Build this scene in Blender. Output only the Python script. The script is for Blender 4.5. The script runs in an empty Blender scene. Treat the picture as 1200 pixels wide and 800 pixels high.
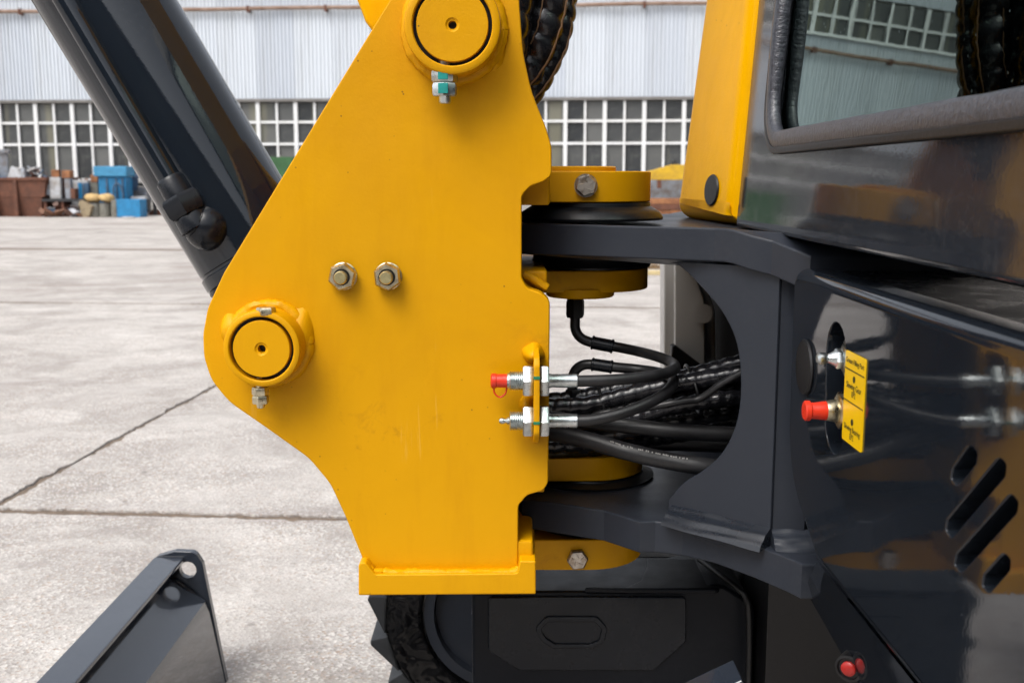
import bpy, bmesh, math, random
from mathutils import Vector, Matrix, Quaternion, noise
from mathutils.geometry import tessellate_polygon
random.seed(7)
R = math.radians
scene = bpy.context.scene
COL = scene.collection

# ------------------------------------------------------------------ camera
FPX, TILT, CAMH = 1250.0, math.atan(190 / 1250.0), 1.09     # lens in photo pixels (1200 wide), tilt, eye height
cam_data = bpy.data.cameras.new('camera')
cam_data.sensor_width = 36.0
cam_data.sensor_fit = 'HORIZONTAL'
cam_data.lens = 36.0 * FPX / 1200.0
cam_data.clip_start = 0.02
cam_data.clip_end = 3000
scene.cycles.max_bounces = 7
scene.cycles.diffuse_bounces = 3
scene.cycles.glossy_bounces = 4
scene.cycles.transmission_bounces = 3
scene.cycles.adaptive_threshold = 0.02
scene.cycles.caustics_reflective = False
scene.cycles.caustics_refractive = False
cam_data.dof.use_dof = True
cam_data.dof.focus_distance = 1.22
cam_data.dof.aperture_fstop = 11.0
cam = bpy.data.objects.new('camera', cam_data)
cam.location = (0, 0, CAMH)
cam.rotation_euler = (math.pi / 2 - TILT, 0, 0)
COL.objects.link(cam)
scene.camera = cam

# ------------------------------------------------------------------ overcast sky and soft sun
SUN_FROM = Vector((-0.42, -0.55, 1.0)).normalized()
world = bpy.data.worlds.new('World')
scene.world = world
world.use_nodes = True
wn, wl = world.node_tree.nodes, world.node_tree.links
bgn = wn['Background']
sky = wn.new('ShaderNodeTexSky')
sky.sky_type = 'NISHITA'
sky.sun_disc = False
sky.sun_elevation = math.asin(SUN_FROM.z)
sky.sun_rotation = math.atan2(SUN_FROM.x, SUN_FROM.y)
sky.air_density = 1.0
sky.dust_density = 4.0
sky.ozone_density = 1.0
hsv = wn.new('ShaderNodeHueSaturation')
hsv.inputs['Saturation'].default_value = 0.30
wl.new(sky.outputs[0], hsv.inputs['Color'])
wl.new(hsv.outputs[0], bgn.inputs['Color'])
bgn.inputs['Strength'].default_value = 0.15
sun_data = bpy.data.lights.new('sun', 'SUN')
sun_data.energy = 0.9
sun_data.angle = R(32)
sun_data.color = (1.0, 0.965, 0.91)
sun = bpy.data.objects.new('sun', sun_data)
sun.rotation_euler = (-SUN_FROM).to_track_quat('-Z', 'Y').to_euler()
sun.location = (-3, -4, 8)
COL.objects.link(sun)
vs = scene.view_settings
vs.view_transform = 'Standard'
vs.look = 'None'
vs.exposure = 0.80
vs.gamma = 1.0
vs.use_curve_mapping = False

# ------------------------------------------------------------------ measuring helpers
CT, ST = math.cos(TILT), math.sin(TILT)
def ray(px, py):
    u, v = (px - 600) / FPX, (400 - py) / FPX
    return Vector((u, CT + v * ST, -ST + v * CT))
EYE = Vector((0, 0, CAMH))
def P(px, py, d):                       # the point d metres ahead that was measured at this place
    r = ray(px, py)
    return EYE + r * (d / r.y)
def on_plane(px, py, p0, n):
    r = ray(px, py)
    return EYE + r * ((p0 - EYE).dot(n) / r.dot(n))

# ------------------------------------------------------------------ mesh helpers
def fillet(pts, n=6):
    """polyline corners (x, y, r) -> rounded 2D outline"""
    out = []
    N = len(pts)
    for i in range(N):
        x, y = pts[i][0], pts[i][1]
        r = pts[i][2] if len(pts[i]) > 2 else 0
        p = Vector((x, y))
        if r <= 0:
            out.append(p); continue
        a = Vector(pts[i - 1][:2]) - p
        b = Vector(pts[(i + 1) % N][:2]) - p
        la, lb = a.length, b.length
        a.normalize(); b.normalize()
        cosang = max(-0.9999, min(0.9999, a.dot(b)))
        half = math.acos(cosang) / 2
        t = min(r / math.tan(half), la * 0.49, lb * 0.49)
        rr = t * math.tan(half)
        c = p + (a + b).normalized() * (rr / math.sin(half))
        s, e = p + a * t - c, p + b * t - c
        a0 = math.atan2(s.y, s.x); a1 = math.atan2(e.y, e.x)
        da = (a1 - a0 + math.pi) % (2 * math.pi) - math.pi
        k = max(2, int(n * abs(da) / 1.2) + 1)
        for j in range(k + 1):
            ang = a0 + da * j / k
            out.append(c + Vector((math.cos(ang), math.sin(ang))) * rr)
    res = []
    for p in out:
        if not res or (p - res[-1]).length > 1e-6:
            res.append(p)
    if (res[0] - res[-1]).length < 1e-6:
        res.pop()
    return res

def area2(pts):
    return sum(pts[i - 1].x * pts[i].y - pts[i].x * pts[i - 1].y for i in range(len(pts)))

def offset(pts, d):
    """move a closed outline inwards by d (d<0: outwards); pts counter-clockwise"""
    N = len(pts); res = []
    for i in range(N):
        a = (pts[i] - pts[i - 1]); b = (pts[(i + 1) % N] - pts[i])
        na = Vector((-a.y, a.x)).normalized(); nb = Vector((-b.y, b.x)).normalized()
        m = na + nb
        if m.length < 1e-6:
            m = na
        m = m / max(m.length_squared, 0.35) * 2
        res.append(pts[i] + m * (d * 0.5) * 1.0 if False else pts[i] + m * d)
    return res

def dress(me, mat, smooth=True, ang=38):
    if mat is not None:
        me.materials.append(mat)
    if smooth:
        me.shade_smooth()
        me.set_sharp_from_angle(angle=R(ang))

class MB:
    def __init__(self):
        self.v = []; self.f = []; self.wn = False
    def add(self, vs_, fs_):
        o = len(self.v)
        self.v += [tuple(x) for x in vs_]
        self.f += [tuple(i + o for i in f) for f in fs_]
        return self
    def box(self, lo, hi, M=None):
        x0, y0, z0 = lo; x1, y1, z1 = hi
        vv = [Vector(p) for p in ((x0,y0,z0),(x1,y0,z0),(x1,y1,z0),(x0,y1,z0),(x0,y0,z1),(x1,y0,z1),(x1,y1,z1),(x0,y1,z1))]
        if M is not None: vv = [M @ p for p in vv]
        return self.add(vv, [(0,3,2,1),(4,5,6,7),(0,1,5,4),(1,2,6,5),(2,3,7,6),(3,0,4,7)])
    def bbox(self, lo, hi, b, M=None):
        """box with chamfered-round edges"""
        x0, y0, z0 = lo; x1, y1, z1 = hi
        o = [Vector((x0,y0)),Vector((x1,y0)),Vector((x1,y1)),Vector((x0,y1))]
        o = fillet([(p.x,p.y,b) for p in o], 3)
        MM = Matrix.Identity(4) if M is None else M
        return self.plate([o], lambda u,v,w: MM @ Vector((u,v,z0+w)), z1-z0, b, 2)
    def plate(self, loops, fn, t, r=0.002, seg=3, back=True, rh=None):
        """slab with holes; loops[0] outer, others holes; fn(u,v,w)->point, w from 0 (front) to t; rims rounded by r"""
        L = []; self.wn = True
        for i, lp in enumerate(loops):
            lp = [Vector(p[:2]) for p in lp]
            if (area2(lp) < 0) != (i > 0): lp.reverse()      # outer ccw, holes cw
            L.append(lp)
        base0 = len(self.v); first = []; last = []
        for li, lp in enumerate(L):
            rr = r if (li == 0 or rh is None) else rh
            prof = [(0, 0)]
            if rr > 0:
                prof = [(rr*(1 - math.sin(math.pi/2*k/seg)), rr*(1 - math.cos(math.pi/2*k/seg))) for k in range(seg + 1)]
            pb = prof if (rh is None or li) else [(min(o, 0.002), min(w, 0.002)) for o, w in prof]
            full = prof + [(o, t - w) for o, w in reversed(pb)] if back else prof + [(0, t)]
            n = len(lp); start = len(self.v); rings = []
            for (o, w) in full:
                q = offset(lp, o) if o else lp
                rings.append(q)
                self.v += [tuple(fn(p.x, p.y, w)) for p in q]
            for k in range(len(full) - 1):
                for j in range(n):
                    a = start + k * n + j; b = start + k * n + (j + 1) % n
                    self.f.append((a, b, b + n, a + n))
            first.append((start, rings[0])); last.append((start + (len(full) - 1) * n, rings[-1]))
        for cap in ([first, last] if back else [first]):
            idx = []
            polys = []
            for s, q in cap:
                idx += list(range(s, s + len(q)))
                polys.append([Vector((p.x, p.y, 0)) for p in q])
            for tri in tessellate_polygon(polys):
                self.f.append(tuple(idx[i] for i in tri))
        return self
    def lathe(self, prof, c, axis, n=32, caps=True):
        """prof: list of (radius, distance along axis)"""
        q = Vector((0,0,1)).rotation_difference(Vector(axis).normalized())
        c = Vector(c); s = len(self.v)
        for (r, h) in prof:
            for j in range(n):
                a = 2 * math.pi * j / n
                self.v.append(tuple(c + q @ Vector((r * math.cos(a), r * math.sin(a), h))))
        for k in range(len(prof) - 1):
            for j in range(n):
                a = s + k*n + j; b = s + k*n + (j+1) % n
                self.f.append((a, b, b+n, a+n))
        if caps:
            self.f.append(tuple(s + j for j in reversed(range(n))))
            e = s + (len(prof)-1)*n
            self.f.append(tuple(e + j for j in range(n)))
        return self
    def hexa(self, c, axis, r, h, rot=0.0, ch=0.12):
        q = Vector((0,0,1)).rotation_difference(Vector(axis).normalized()) @ Quaternion((0,0,1), rot)
        c = Vector(c); s = len(self.v)
        rings = [(r*(1-ch), 0), (r, h*0.16), (r, h*0.80), (r*(1-ch), h)]
        for k, (rr, hh) in enumerate(rings):
            for j in range(6):
                a = math.pi/3*j
                self.v.append(tuple(c + q @ Vector((rr*math.cos(a), rr*math.sin(a), hh))))
        for k in range(3):
            for j in range(6):
                a = s+k*6+j; b = s+k*6+(j+1)%6
                self.f.append((a,b,b+6,a+6))
        self.f.append(tuple(s+j for j in reversed(range(6)))); self.f.append(tuple(s+18+j for j in range(6)))
        return self
    def tube(self, pts, rad, n=14, step=0.006, sub=True, caps=True, flat=None):
        """tube along smooth path; rad number or fn(s, total)"""
        path = spline(pts, step) if sub else [Vector(p) for p in pts]
        tot = sum((path[i+1]-path[i]).length for i in range(len(path)-1))
        up = Vector((0,0,1)); t0 = (path[1]-path[0]).normalized()
        if abs(t0.dot(up)) > 0.95: up = Vector((1,0,0))
        nrm = (up - t0*up.dot(t0)).normalized()
        s = 0; st = len(self.v); m = len(path)
        for i, p in enumerate(path):
            t = (path[min(i+1,m-1)] - path[max(i-1,0)]).normalized()
            nrm = (nrm - t*nrm.dot(t)).normalized()
            bn = t.cross(nrm)
            if i: s += (p-path[i-1]).length
            for j in range(n):
                a = 2*math.pi*j/n
                r = rad(s, tot, a) if callable(rad) else rad
                self.v.append(tuple(p + (nrm*math.cos(a) + bn*math.sin(a))*r))
        for i in range(m-1):
            for j in range(n):
                a = st+i*n+j; b = st+i*n+(j+1)%n
                self.f.append((a,b,b+n,a+n))
        if caps:
            self.f.append(tuple(st+j for j in reversed(range(n)))); self.f.append(tuple(st+(m-1)*n+j for j in range(n)))
        return self
    def mesh(self, name, mat, smooth=True, ang=38):
        me = bpy.data.meshes.new(name)
        me.from_pydata(self.v, [], self.f)
        bm = bmesh.new(); bm.from_mesh(me)
        bmesh.ops.recalc_face_normals(bm, faces=bm.faces)
        bm.to_mesh(me); bm.free()
        dress(me, mat, smooth, ang)
        return me
    def build(self, name, mat, parent=None, smooth=True, ang=38, label=None):
        o = bpy.data.objects.new(name, self.mesh(name, mat, smooth, ang))
        if self.wn and smooth:
            md = o.modifiers.new('weighted_normal', 'WEIGHTED_NORMAL'); md.mode = 'FACE_AREA'; md.weight = 100; md.keep_sharp = True
        return link(o, parent, label)

def link(o, parent=None, label=None):
    COL.objects.link(o)
    if parent is not None:
        o.parent = parent
        if parent.type == 'EMPTY':
            o.matrix_parent_inverse = Matrix.LocRotScale(parent.location, parent.rotation_euler, None).inverted()
        elif parent.get('_own'):
            pass
    if label: o['label'] = label
    return o

def spline(pts, step):
    pts = [Vector(p) for p in pts]
    if len(pts) == 2:
        n = max(2, int((pts[1]-pts[0]).length/step))
        return [pts[0].lerp(pts[1], i/n) for i in range(n+1)]
    ext = [pts[0]*2-pts[1]] + pts + [pts[-1]*2-pts[-2]]
    out = []
    for i in range(1, len(ext)-2):
        p0,p1,p2,p3 = ext[i-1],ext[i],ext[i+1],ext[i+2]
        n = max(2, int((p2-p1).length/step))
        for k in range(n):
            t = k/n
            out.append(0.5*((2*p1)+(p2-p0)*t+(2*p0-5*p1+4*p2-p3)*t*t+(3*p1-p0-3*p2+p3)*t*t*t))
    out.append(pts[-1])
    return out

def thing(name, label, cat, loc=(0,0,0), rz=0, group=None):
    o = bpy.data.objects.new(name, None)
    o.empty_display_size = 0.2
    o.location = loc; o.rotation_euler = (0,0,rz)
    COL.objects.link(o)
    o['label'] = label; o['category'] = cat
    if group: o['group'] = group
    return o
def tag(o, label, cat, group=None):
    o['label'] = label; o['category'] = cat
    if group: o['group'] = group
    return o
def structure(o):
    o['kind'] = 'structure'
    return o

# ------------------------------------------------------------------ materials
class NT:
    def __init__(self, name):
        self.m = bpy.data.materials.new(name); self.m.use_nodes = True
        self.t = self.m.node_tree; self.n = self.t.nodes; self.l = self.t.links
        self.b = self.n['Principled BSDF']
        self.tc = self.n.new('ShaderNodeTexCoord')
    def co(self, scale=(1,1,1), src='Object', loc=(0,0,0), rot=(0,0,0)):
        m = self.n.new('ShaderNodeMapping'); m.inputs['Scale'].default_value = scale
        m.inputs['Location'].default_value = loc; m.inputs['Rotation'].default_value = rot
        self.l.new(self.tc.outputs[src], m.inputs[0]); return m.outputs[0]
    def noise(self, scale, detail=4, rough=0.55, vec=None, dist=0):
        n = self.n.new('ShaderNodeTexNoise'); n.inputs['Scale'].default_value = scale
        n.inputs['Detail'].default_value = detail; n.inputs['Roughness'].default_value = rough
        n.inputs['Distortion'].default_value = dist
        self.l.new(vec if vec is not None else self.tc.outputs['Object'], n.inputs['Vector']); return n.outputs['Fac']
    def voro(self, scale, vec=None, feature='F1', out='Distance'):
        n = self.n.new('ShaderNodeTexVoronoi'); n.inputs['Scale'].default_value = scale; n.feature = feature
        self.l.new(vec if vec is not None else self.tc.outputs['Object'], n.inputs['Vector']); return n.outputs[out]
    def ramp(self, fac, stops, interp='LINEAR'):
        n = self.n.new('ShaderNodeValToRGB'); cr = n.color_ramp; cr.interpolation = interp
        while len(cr.elements) < len(stops): cr.elements.new(0.5)
        for e, (p, c) in zip(cr.elements, stops):
            e.position = p
            e.color = (c, c, c, 1) if isinstance(c, (int, float)) else (*c, 1)
        self.l.new(fac, n.inputs[0]); return n.outputs[0]
    def mix(self, fac, a, b, mode='MIX'):
        n = self.n.new('ShaderNodeMix'); n.data_type = 'RGBA'; n.blend_type = mode
        for sock, val in ((n.inputs[0], fac), (n.inputs[6], a), (n.inputs[7], b)):
            if isinstance(val, (int, float)): sock.default_value = val if sock.type == 'VALUE' else (val,val,val,1)
            elif isinstance(val, tuple): sock.default_value = (*val, 1)
            else: self.l.new(val, sock)
        return n.outputs[2]
    def math(self, op, a, b=None):
        n = self.n.new('ShaderNodeMath'); n.operation = op
        for i, val in enumerate((a, b)):
            if val is None: continue
            if isinstance(val, (int, float)): n.inputs[i].default_value = val
            else: self.l.new(val, n.inputs[i])
        return n.outputs[0]
    def rnd(self):
        n = self.n.new('ShaderNodeObjectInfo'); return n.outputs['Random']
    def bump(self, h, strength, dist=0.01, prev=None):
        n = self.n.new('ShaderNodeBump'); n.inputs['Strength'].default_value = strength
        n.inputs['Distance'].default_value = dist
        self.l.new(h, n.inputs['Height'])
        if prev is not None: self.l.new(prev, n.inputs['Normal'])
        return n.outputs[0]
    def set(self, **k):
        for key, val in k.items():
            s = self.b.inputs[key.replace('_', ' ')]
            if isinstance(val, (int, float)): s.default_value = val
            elif isinstance(val, tuple): s.default_value = (*val, 1) if len(val) == 3 and s.type == 'RGBA' else val
            else: self.l.new(val, s)
        return self

def yellow_paint(name, rough=0.42, coat=0.0, col=(0.69, 0.335, 0.0), spec=0.18):
    t = NT(name)
    big = t.noise(3.0, 4, 0.6)
    c = t.mix(t.ramp(big, [(0.35, 0.0), (0.7, 1.0)]), col, tuple(x*0.90 for x in col))
    stk = t.noise(9, 5, 0.65, t.co((3.0, 3.0, 0.5)))
    c = t.mix(t.math('MULTIPLY', t.ramp(stk, [(0.52, 0.0), (0.75, 1.0)]), 0.30), c, (col[0]*0.78, col[1]*0.70, col[2]))
    scuff = t.noise(26, 6, 0.7, dist=0.6)
    patch = t.noise(5.0, 3, 0.5, t.co(loc=(3.1, 0.4, 1.7)))
    sm = t.math('MULTIPLY', t.ramp(scuff, [(0.55, 0.0), (0.68, 1.0)]), t.ramp(patch, [(0.52, 0.0), (0.66, 1.0)]))
    c = t.mix(t.math('MULTIPLY', sm, 0.55), c, (0.40, 0.17, 0.006))
    gr = t.noise(1.9, 6, 0.7, t.co(loc=(1.1, 2.2, 5.3)), dist=0.8)
    c = t.mix(t.math('MULTIPLY', t.ramp(gr, [(0.50, 0.0), (0.70, 1.0)]), 0.28), c, (0.50, 0.21, 0.004))
    sp = t.voro(60, t.co(loc=(0.3, 0.7, 0.2)))
    spk = t.math('MULTIPLY', t.ramp(sp, [(0.045, 1.0), (0.075, 0.0)]), t.ramp(t.noise(7, 2), [(0.5, 0.0), (0.6, 1.0)]))
    c = t.mix(t.math('MULTIPLY', spk, 0.75), c, (0.12, 0.06, 0.02))
    scr = t.noise(5, 4, 0.6, t.co((14, 14, 0.8), rot=(0, R(32), 0)), dist=0.2)
    c = t.mix(t.math('MULTIPLY', t.math('MULTIPLY', t.ramp(scr, [(0.66, 0.0), (0.70, 1.0)]), t.ramp(t.noise(4, 3), [(0.5, 0.0), (0.62, 1.0)])), 0.30), c, (0.80, 0.48, 0.10))
    r = t.ramp(t.noise(14, 5), [(0.3, rough - 0.06), (0.75, rough + 0.10)])
    orange = t.noise(330, 2, 0.5); wav = t.noise(30, 3, 0.5)
    nb = t.bump(wav, 0.12, 0.005, t.bump(orange, 0.22, 0.0009))
    t.set(Base_Color=c, Roughness=r, Normal=nb, Coat_Weight=coat, Coat_Roughness=0.04, Specular_IOR_Level=spec)
    return t.m

def dark_paint(name, base=(0.022, 0.026, 0.034), rough=0.28, coat=0.0, drops=0.0, peel=0.05, ior=1.5, dust=0.15):
    t = NT(name)
    n = t.noise(8, 5, 0.6)
    d = t.noise(120, 4, 0.7)
    dm = t.math('MULTIPLY', t.ramp(n, [(0.42, 0.0), (0.72, 1.0)]), t.ramp(d, [(0.45, 0.0), (0.75, 1.0)]))
    c = t.mix(t.math('MULTIPLY', dm, dust), base, (0.16, 0.155, 0.15))
    rr = t.ramp(t.noise(20, 5, 0.65), [(0.3, max(0.02, rough - 0.05)), (0.8, rough + 0.12 * (rough > 0.1) + 0.03)])
    nb = t.bump(t.noise(260, 2), peel, 0.0006, t.bump(t.noise(9, 2), peel*0.5, 0.006))
    if drops > 0:
        v = t.voro(300, t.co((1, 1, 0.6)))
        area = t.ramp(t.noise(11, 4, 0.6, t.co(loc=(0.2, 0.1, 0.4))), [(0.38, 0.0), (0.58, 1.0)])
        vd = t.math('MULTIPLY', t.ramp(v, [(0.14, 1.0), (0.34, 0.0)]), area)
        c = t.mix(t.math('MULTIPLY', vd, drops), c, (0.20, 0.20, 0.20))
        st = t.noise(60, 4, 0.6, t.co((1.4, 1.4, 0.06)))
        c = t.mix(t.math('MULTIPLY', t.ramp(st, [(0.55, 0.0), (0.75, 1.0)]), drops*0.25), c, (0.13, 0.13, 0.135))
        nb = t.bump(vd, 0.02, 0.0004, nb)
    t.set(Base_Color=c, Roughness=rr, Normal=nb, Coat_Weight=coat, Coat_Roughness=0.03, Coat_IOR=1.6, IOR=ior)
    return t.m

def rubber(name, base=(0.010, 0.010, 0.011), rough=0.42, wrinkle=0.0):
    t = NT(name)
    c = t.mix(t.ramp(t.noise(30, 5), [(0.4, 0.0), (0.8, 1.0)]), base, tuple(x*2.2+0.004 for x in base))
    nb = t.bump(t.noise(180, 4, 0.6), 0.25 + wrinkle, 0.001)
    t.set(Base_Color=c, Roughness=t.ramp(t.noise(50, 4), [(0.3, rough-0.08), (0.8, rough+0.15)]), Normal=nb)
    return t.m

def metal(name, base, rough=0.3, stain=None, metallic=1.0):
    t = NT(name)
    n = t.noise(90, 5, 0.65)
    c = t.mix(t.ramp(n, [(0.45, 0.0), (0.72, 1.0)]), base, stain or tuple(x*0.5 for x in base))
    t.set(Base_Color=c, Metallic=metallic, Roughness=t.ramp(t.noise(140, 3), [(0.3, rough-0.08), (0.8, rough+0.2)]),
          Normal=t.bump(t.noise(400, 3), 0.15, 0.0005))
    return t.m

def plain(name, base, rough=0.5, var=0.25, scale=20, metallic=0, dirt=None, bump=0.15):
    t = NT(name)
    n = t.noise(scale, 5, 0.65)
    c = t.mix(t.ramp(n, [(0.35, 0.0), (0.75, 1.0)]), base, dirt or tuple(x*(1-var) for x in base))
    t.set(Base_Color=c, Roughness=rough, Metallic=metallic, Normal=t.bump(t.noise(scale*6, 4), bump, 0.002))
    return t.m

M = {}
M['yellow'] = yellow_paint('yellow_paint', 0.44)
M['yellow_gloss'] = yellow_paint('yellow_gloss_paint', 0.34, 0.07, (0.86, 0.43, 0.0), 0.10)
M['dark_gloss'] = dark_paint('dark_gloss_paint', (0.010, 0.013, 0.018), 0.05, 0.0, 0.02, 0.03, 1.46, 0.05)
M['cab_paint'] = dark_paint('cab_paint', (0.020, 0.023, 0.029), 0.08, 0.0, 0.14, 0.06, 1.48, 0.40)
M['dark_satin'] = dark_paint('dark_satin_paint', (0.021, 0.025, 0.034), 0.34, 0.0, 0.0, 0.12, 1.38, 0.08)
M['dark_semi'] = dark_paint('dark_semi_paint', (0.007, 0.009, 0.013), 0.26, 0.0, 0.0, 0.10, 1.36, 0.05)
M['seal_black'] = dark_paint('black_seal_rubber', (0.006, 0.007, 0.009), 0.32, 0.0, 0.0, 0.2, 1.36, 0.05)
M['blade'] = dark_paint('blade_paint', (0.024, 0.030, 0.042), 0.12, 0.5, 0.0, 0.10, 1.5, 0.08)
M['cylinder'] = dark_paint('cylinder_paint', (0.008, 0.012, 0.018), 0.07, 0.1, 0.0, 0.10, 1.5, 0.08)
M['black'] = plain('black_plastic', (0.004, 0.004, 0.005), 0.45, 0.3, 40)
M['rubber'] = rubber('hose_rubber')
M['sleeve'] = rubber('hose_sleeve', (0.008, 0.008, 0.010), 0.22, 0.1)
M['track'] = rubber('track_rubber', (0.006, 0.006, 0.006), 0.20, 0.0)
M['track_flank'] = (lambda t: t.set(Base_Color=(0.004,0.004,0.0045), Roughness=0.20, Specular_IOR_Level=0.35, Normal=t.bump(t.noise(22, 2, 0.45, dist=0.5), 0.8, 0.022)).m)(NT('wet_track_rubber'))
M['zinc'] = metal('zinc_steel', (0.62, 0.66, 0.66), 0.30, (0.36, 0.40, 0.40))
M['brass_zinc'] = metal('yellow_zinc_steel', (0.66, 0.60, 0.44), 0.30, (0.36, 0.30, 0.19))
M['steel'] = metal('bolt_steel', (0.50, 0.46, 0.41), 0.34, (0.24, 0.17, 0.11))
M['red'] = plain('red_plastic', (0.72, 0.035, 0.012), 0.35, 0.15, 40)
M['teal'] = plain('teal_mark_paint', (0.005, 0.30, 0.27), 0.5, 0.3, 120)
M['green_mark'] = plain('green_mark_paint', (0.015, 0.20, 0.10), 0.5, 0.3, 120)
M['decal'] = plain('decal_yellow', (0.80, 0.50, 0.0), 0.35, 0.06, 30, bump=0.02)
M['print'] = plain('decal_print', (0.01, 0.01, 0.008), 0.5, 0.0)
M['tan'] = plain('tan_piping', (0.20, 0.105, 0.045), 0.6, 0.4, 60)
M['white_print'] = plain('white_print', (0.55, 0.55, 0.53), 0.6, 0.2)
M['grey_panel'] = dark_paint('grey_panel_paint', (0.50, 0.495, 0.48), 0.35, 0.1, 0.0, 0.08)

def glass_mat():
    t = NT('cab_glass')
    for n in list(t.n):
        if n.bl_idname == 'ShaderNodeBsdfPrincipled': t.n.remove(n)
    out = [n for n in t.n if n.bl_idname == 'ShaderNodeOutputMaterial'][0]
    gl = t.n.new('ShaderNodeBsdfGlossy'); gl.inputs['Roughness'].default_value = 0.012
    gl.inputs['Color'].default_value = (0.76, 0.93, 0.87, 1)
    tr = t.n.new('ShaderNodeBsdfTransparent'); tr.inputs['Color'].default_value = (0.16, 0.30, 0.26, 1)
    fr = t.n.new('ShaderNodeFresnel'); fr.inputs['IOR'].default_value = 1.95
    nb = t.bump(t.noise(7, 3), 0.03, 0.004, t.bump(t.ramp(t.voro(90), [(0.04, 1.0), (0.1, 0.0)]), 0.10, 0.0006))
    t.l.new(nb, gl.inputs['Normal'])
    mx = t.n.new('ShaderNodeMixShader')
    t.l.new(fr.outputs[0], mx.inputs[0]); t.l.new(tr.outputs[0], mx.inputs[1]); t.l.new(gl.outputs[0], mx.inputs[2])
    t.l.new(mx.outputs[0], out.inputs[0])
    return t.m
M['glass'] = glass_mat()

def seal_mat():
    t = NT('window_seal_rubber')
    w = t.noise(9, 3, 0.6, t.co((2, 55, 28)))
    c = t.mix(t.ramp(w, [(0.35, 0.0), (0.7, 1.0)]), (0.022, 0.024, 0.031), (0.070, 0.074, 0.092))
    t.set(Base_Color=c, Roughness=0.33, Normal=t.bump(w, 0.6, 0.0025), Specular_IOR_Level=0.7)
    return t.m
M['seal'] = seal_mat()

def concrete_mat():
    t = NT('yard_concrete')
    rz = R(-4)
    big = t.noise(0.55, 4, 0.6, dist=0.4)
    smear = t.noise(1.0, 6, 0.66, t.co((0.75, 1.0, 1.0), rot=(0, 0, rz)), dist=1.4)
    smear2 = t.noise(2.2, 6, 0.70, t.co((0.7, 1.0, 1.0), rot=(0, 0, R(14)), loc=(3, 1, 0)), dist=1.0)
    c = t.mix(t.ramp(big, [(0.30, 0.0), (0.72, 1.0)]), (0.53, 0.50, 0.47), (0.41, 0.382, 0.358))
    c = t.mix(t.math('MULTIPLY', t.ramp(smear, [(0.42, 0.0), (0.62, 1.0)]), 0.80), c, (0.275, 0.250, 0.232))
    c = t.mix(t.math('MULTIPLY', t.ramp(smear2, [(0.47, 0.0), (0.72, 1.0)]), 0.60), c, (0.66, 0.63, 0.595))
    mid = t.noise(9, 5, 0.7)
    c = t.mix(t.math('MULTIPLY', t.ramp(mid, [(0.42, 0.0), (0.72, 1.0)]), 0.50), c, (0.31, 0.28, 0.255))
    # exposed aggregate: individual small stones
    vw = t.n.new('ShaderNodeTexVoronoi'); vw.inputs['Scale'].default_value = 150
    t.l.new(t.tc.outputs['Object'], vw.inputs['Vector'])
    sep = t.n.new('ShaderNodeSeparateColor'); t.l.new(vw.outputs['Color'], sep.inputs[0])
    expo = t.ramp(t.noise(1.7, 3, 0.6), [(0.36, 0.35), (0.62, 1.0)])
    dk = t.math('MULTIPLY', t.ramp(sep.outputs[0], [(0.66, 0.0), (0.86, 1.0)]), expo)
    lt = t.math('MULTIPLY', t.ramp(sep.outputs[1], [(0.70, 0.0), (0.88, 1.0)]), expo)
    br = t.math('MULTIPLY', t.ramp(sep.outputs[2], [(0.86, 0.0), (0.95, 1.0)]), expo)
    c = t.mix(t.math('MULTIPLY', dk, 0.60), c, (0.20, 0.18, 0.165))
    c = t.mix(t.math('MULTIPLY', lt, 0.60), c, (0.74, 0.71, 0.67))
    c = t.mix(t.math('MULTIPLY', br, 0.45), c, (0.36, 0.235, 0.15))
    st2 = t.noise(0.9, 6, 0.72, t.co(loc=(11, 4, 0)), dist=1.2)
    c = t.mix(t.math('MULTIPLY', t.ramp(st2, [(0.52, 0.0), (0.66, 1.0)]), 0.55), c, (0.25, 0.222, 0.200))
    # pits, dark spots and tyre scuffs
    pit = t.ramp(t.voro(5.5, t.co(loc=(0.4, 0.2, 0))), [(0.035, 1.0), (0.075, 0.0)])
    c = t.mix(t.math('MULTIPLY', pit, 0.55), c, (0.16, 0.14, 0.13))
    sc = t.noise(1.5, 5, 0.6, t.co((0.25, 1.3, 1), rot=(0, 0, R(38)), loc=(5, 2, 0)), dist=0.6)
    c = t.mix(t.math('MULTIPLY', t.ramp(sc, [(0.60, 0.0), (0.70, 1.0)]), 0.40), c, (0.24, 0.21, 0.20))
    oil = t.noise(0.40, 5, 0.65, t.co((0.6, 1.0, 1), loc=(2.6, 7.0, 0)), dist=1.0)
    c = t.mix(t.math('MULTIPLY', t.ramp(oil, [(0.54, 0.0), (0.68, 1.0)]), 0.55), c, (0.22, 0.180, 0.160))
    nb = t.bump(vw.outputs['Distance'], 0.45, 0.004)
    t.set(Base_Color=c, Roughness=0.85, Normal=nb, Specular_IOR_Level=0.3)
    return t.m
M['concrete'] = concrete_mat()
M['soil'] = plain('joint_soil', (0.20, 0.150, 0.112), 0.95, 0.6, 40, bump=0.8)

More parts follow.
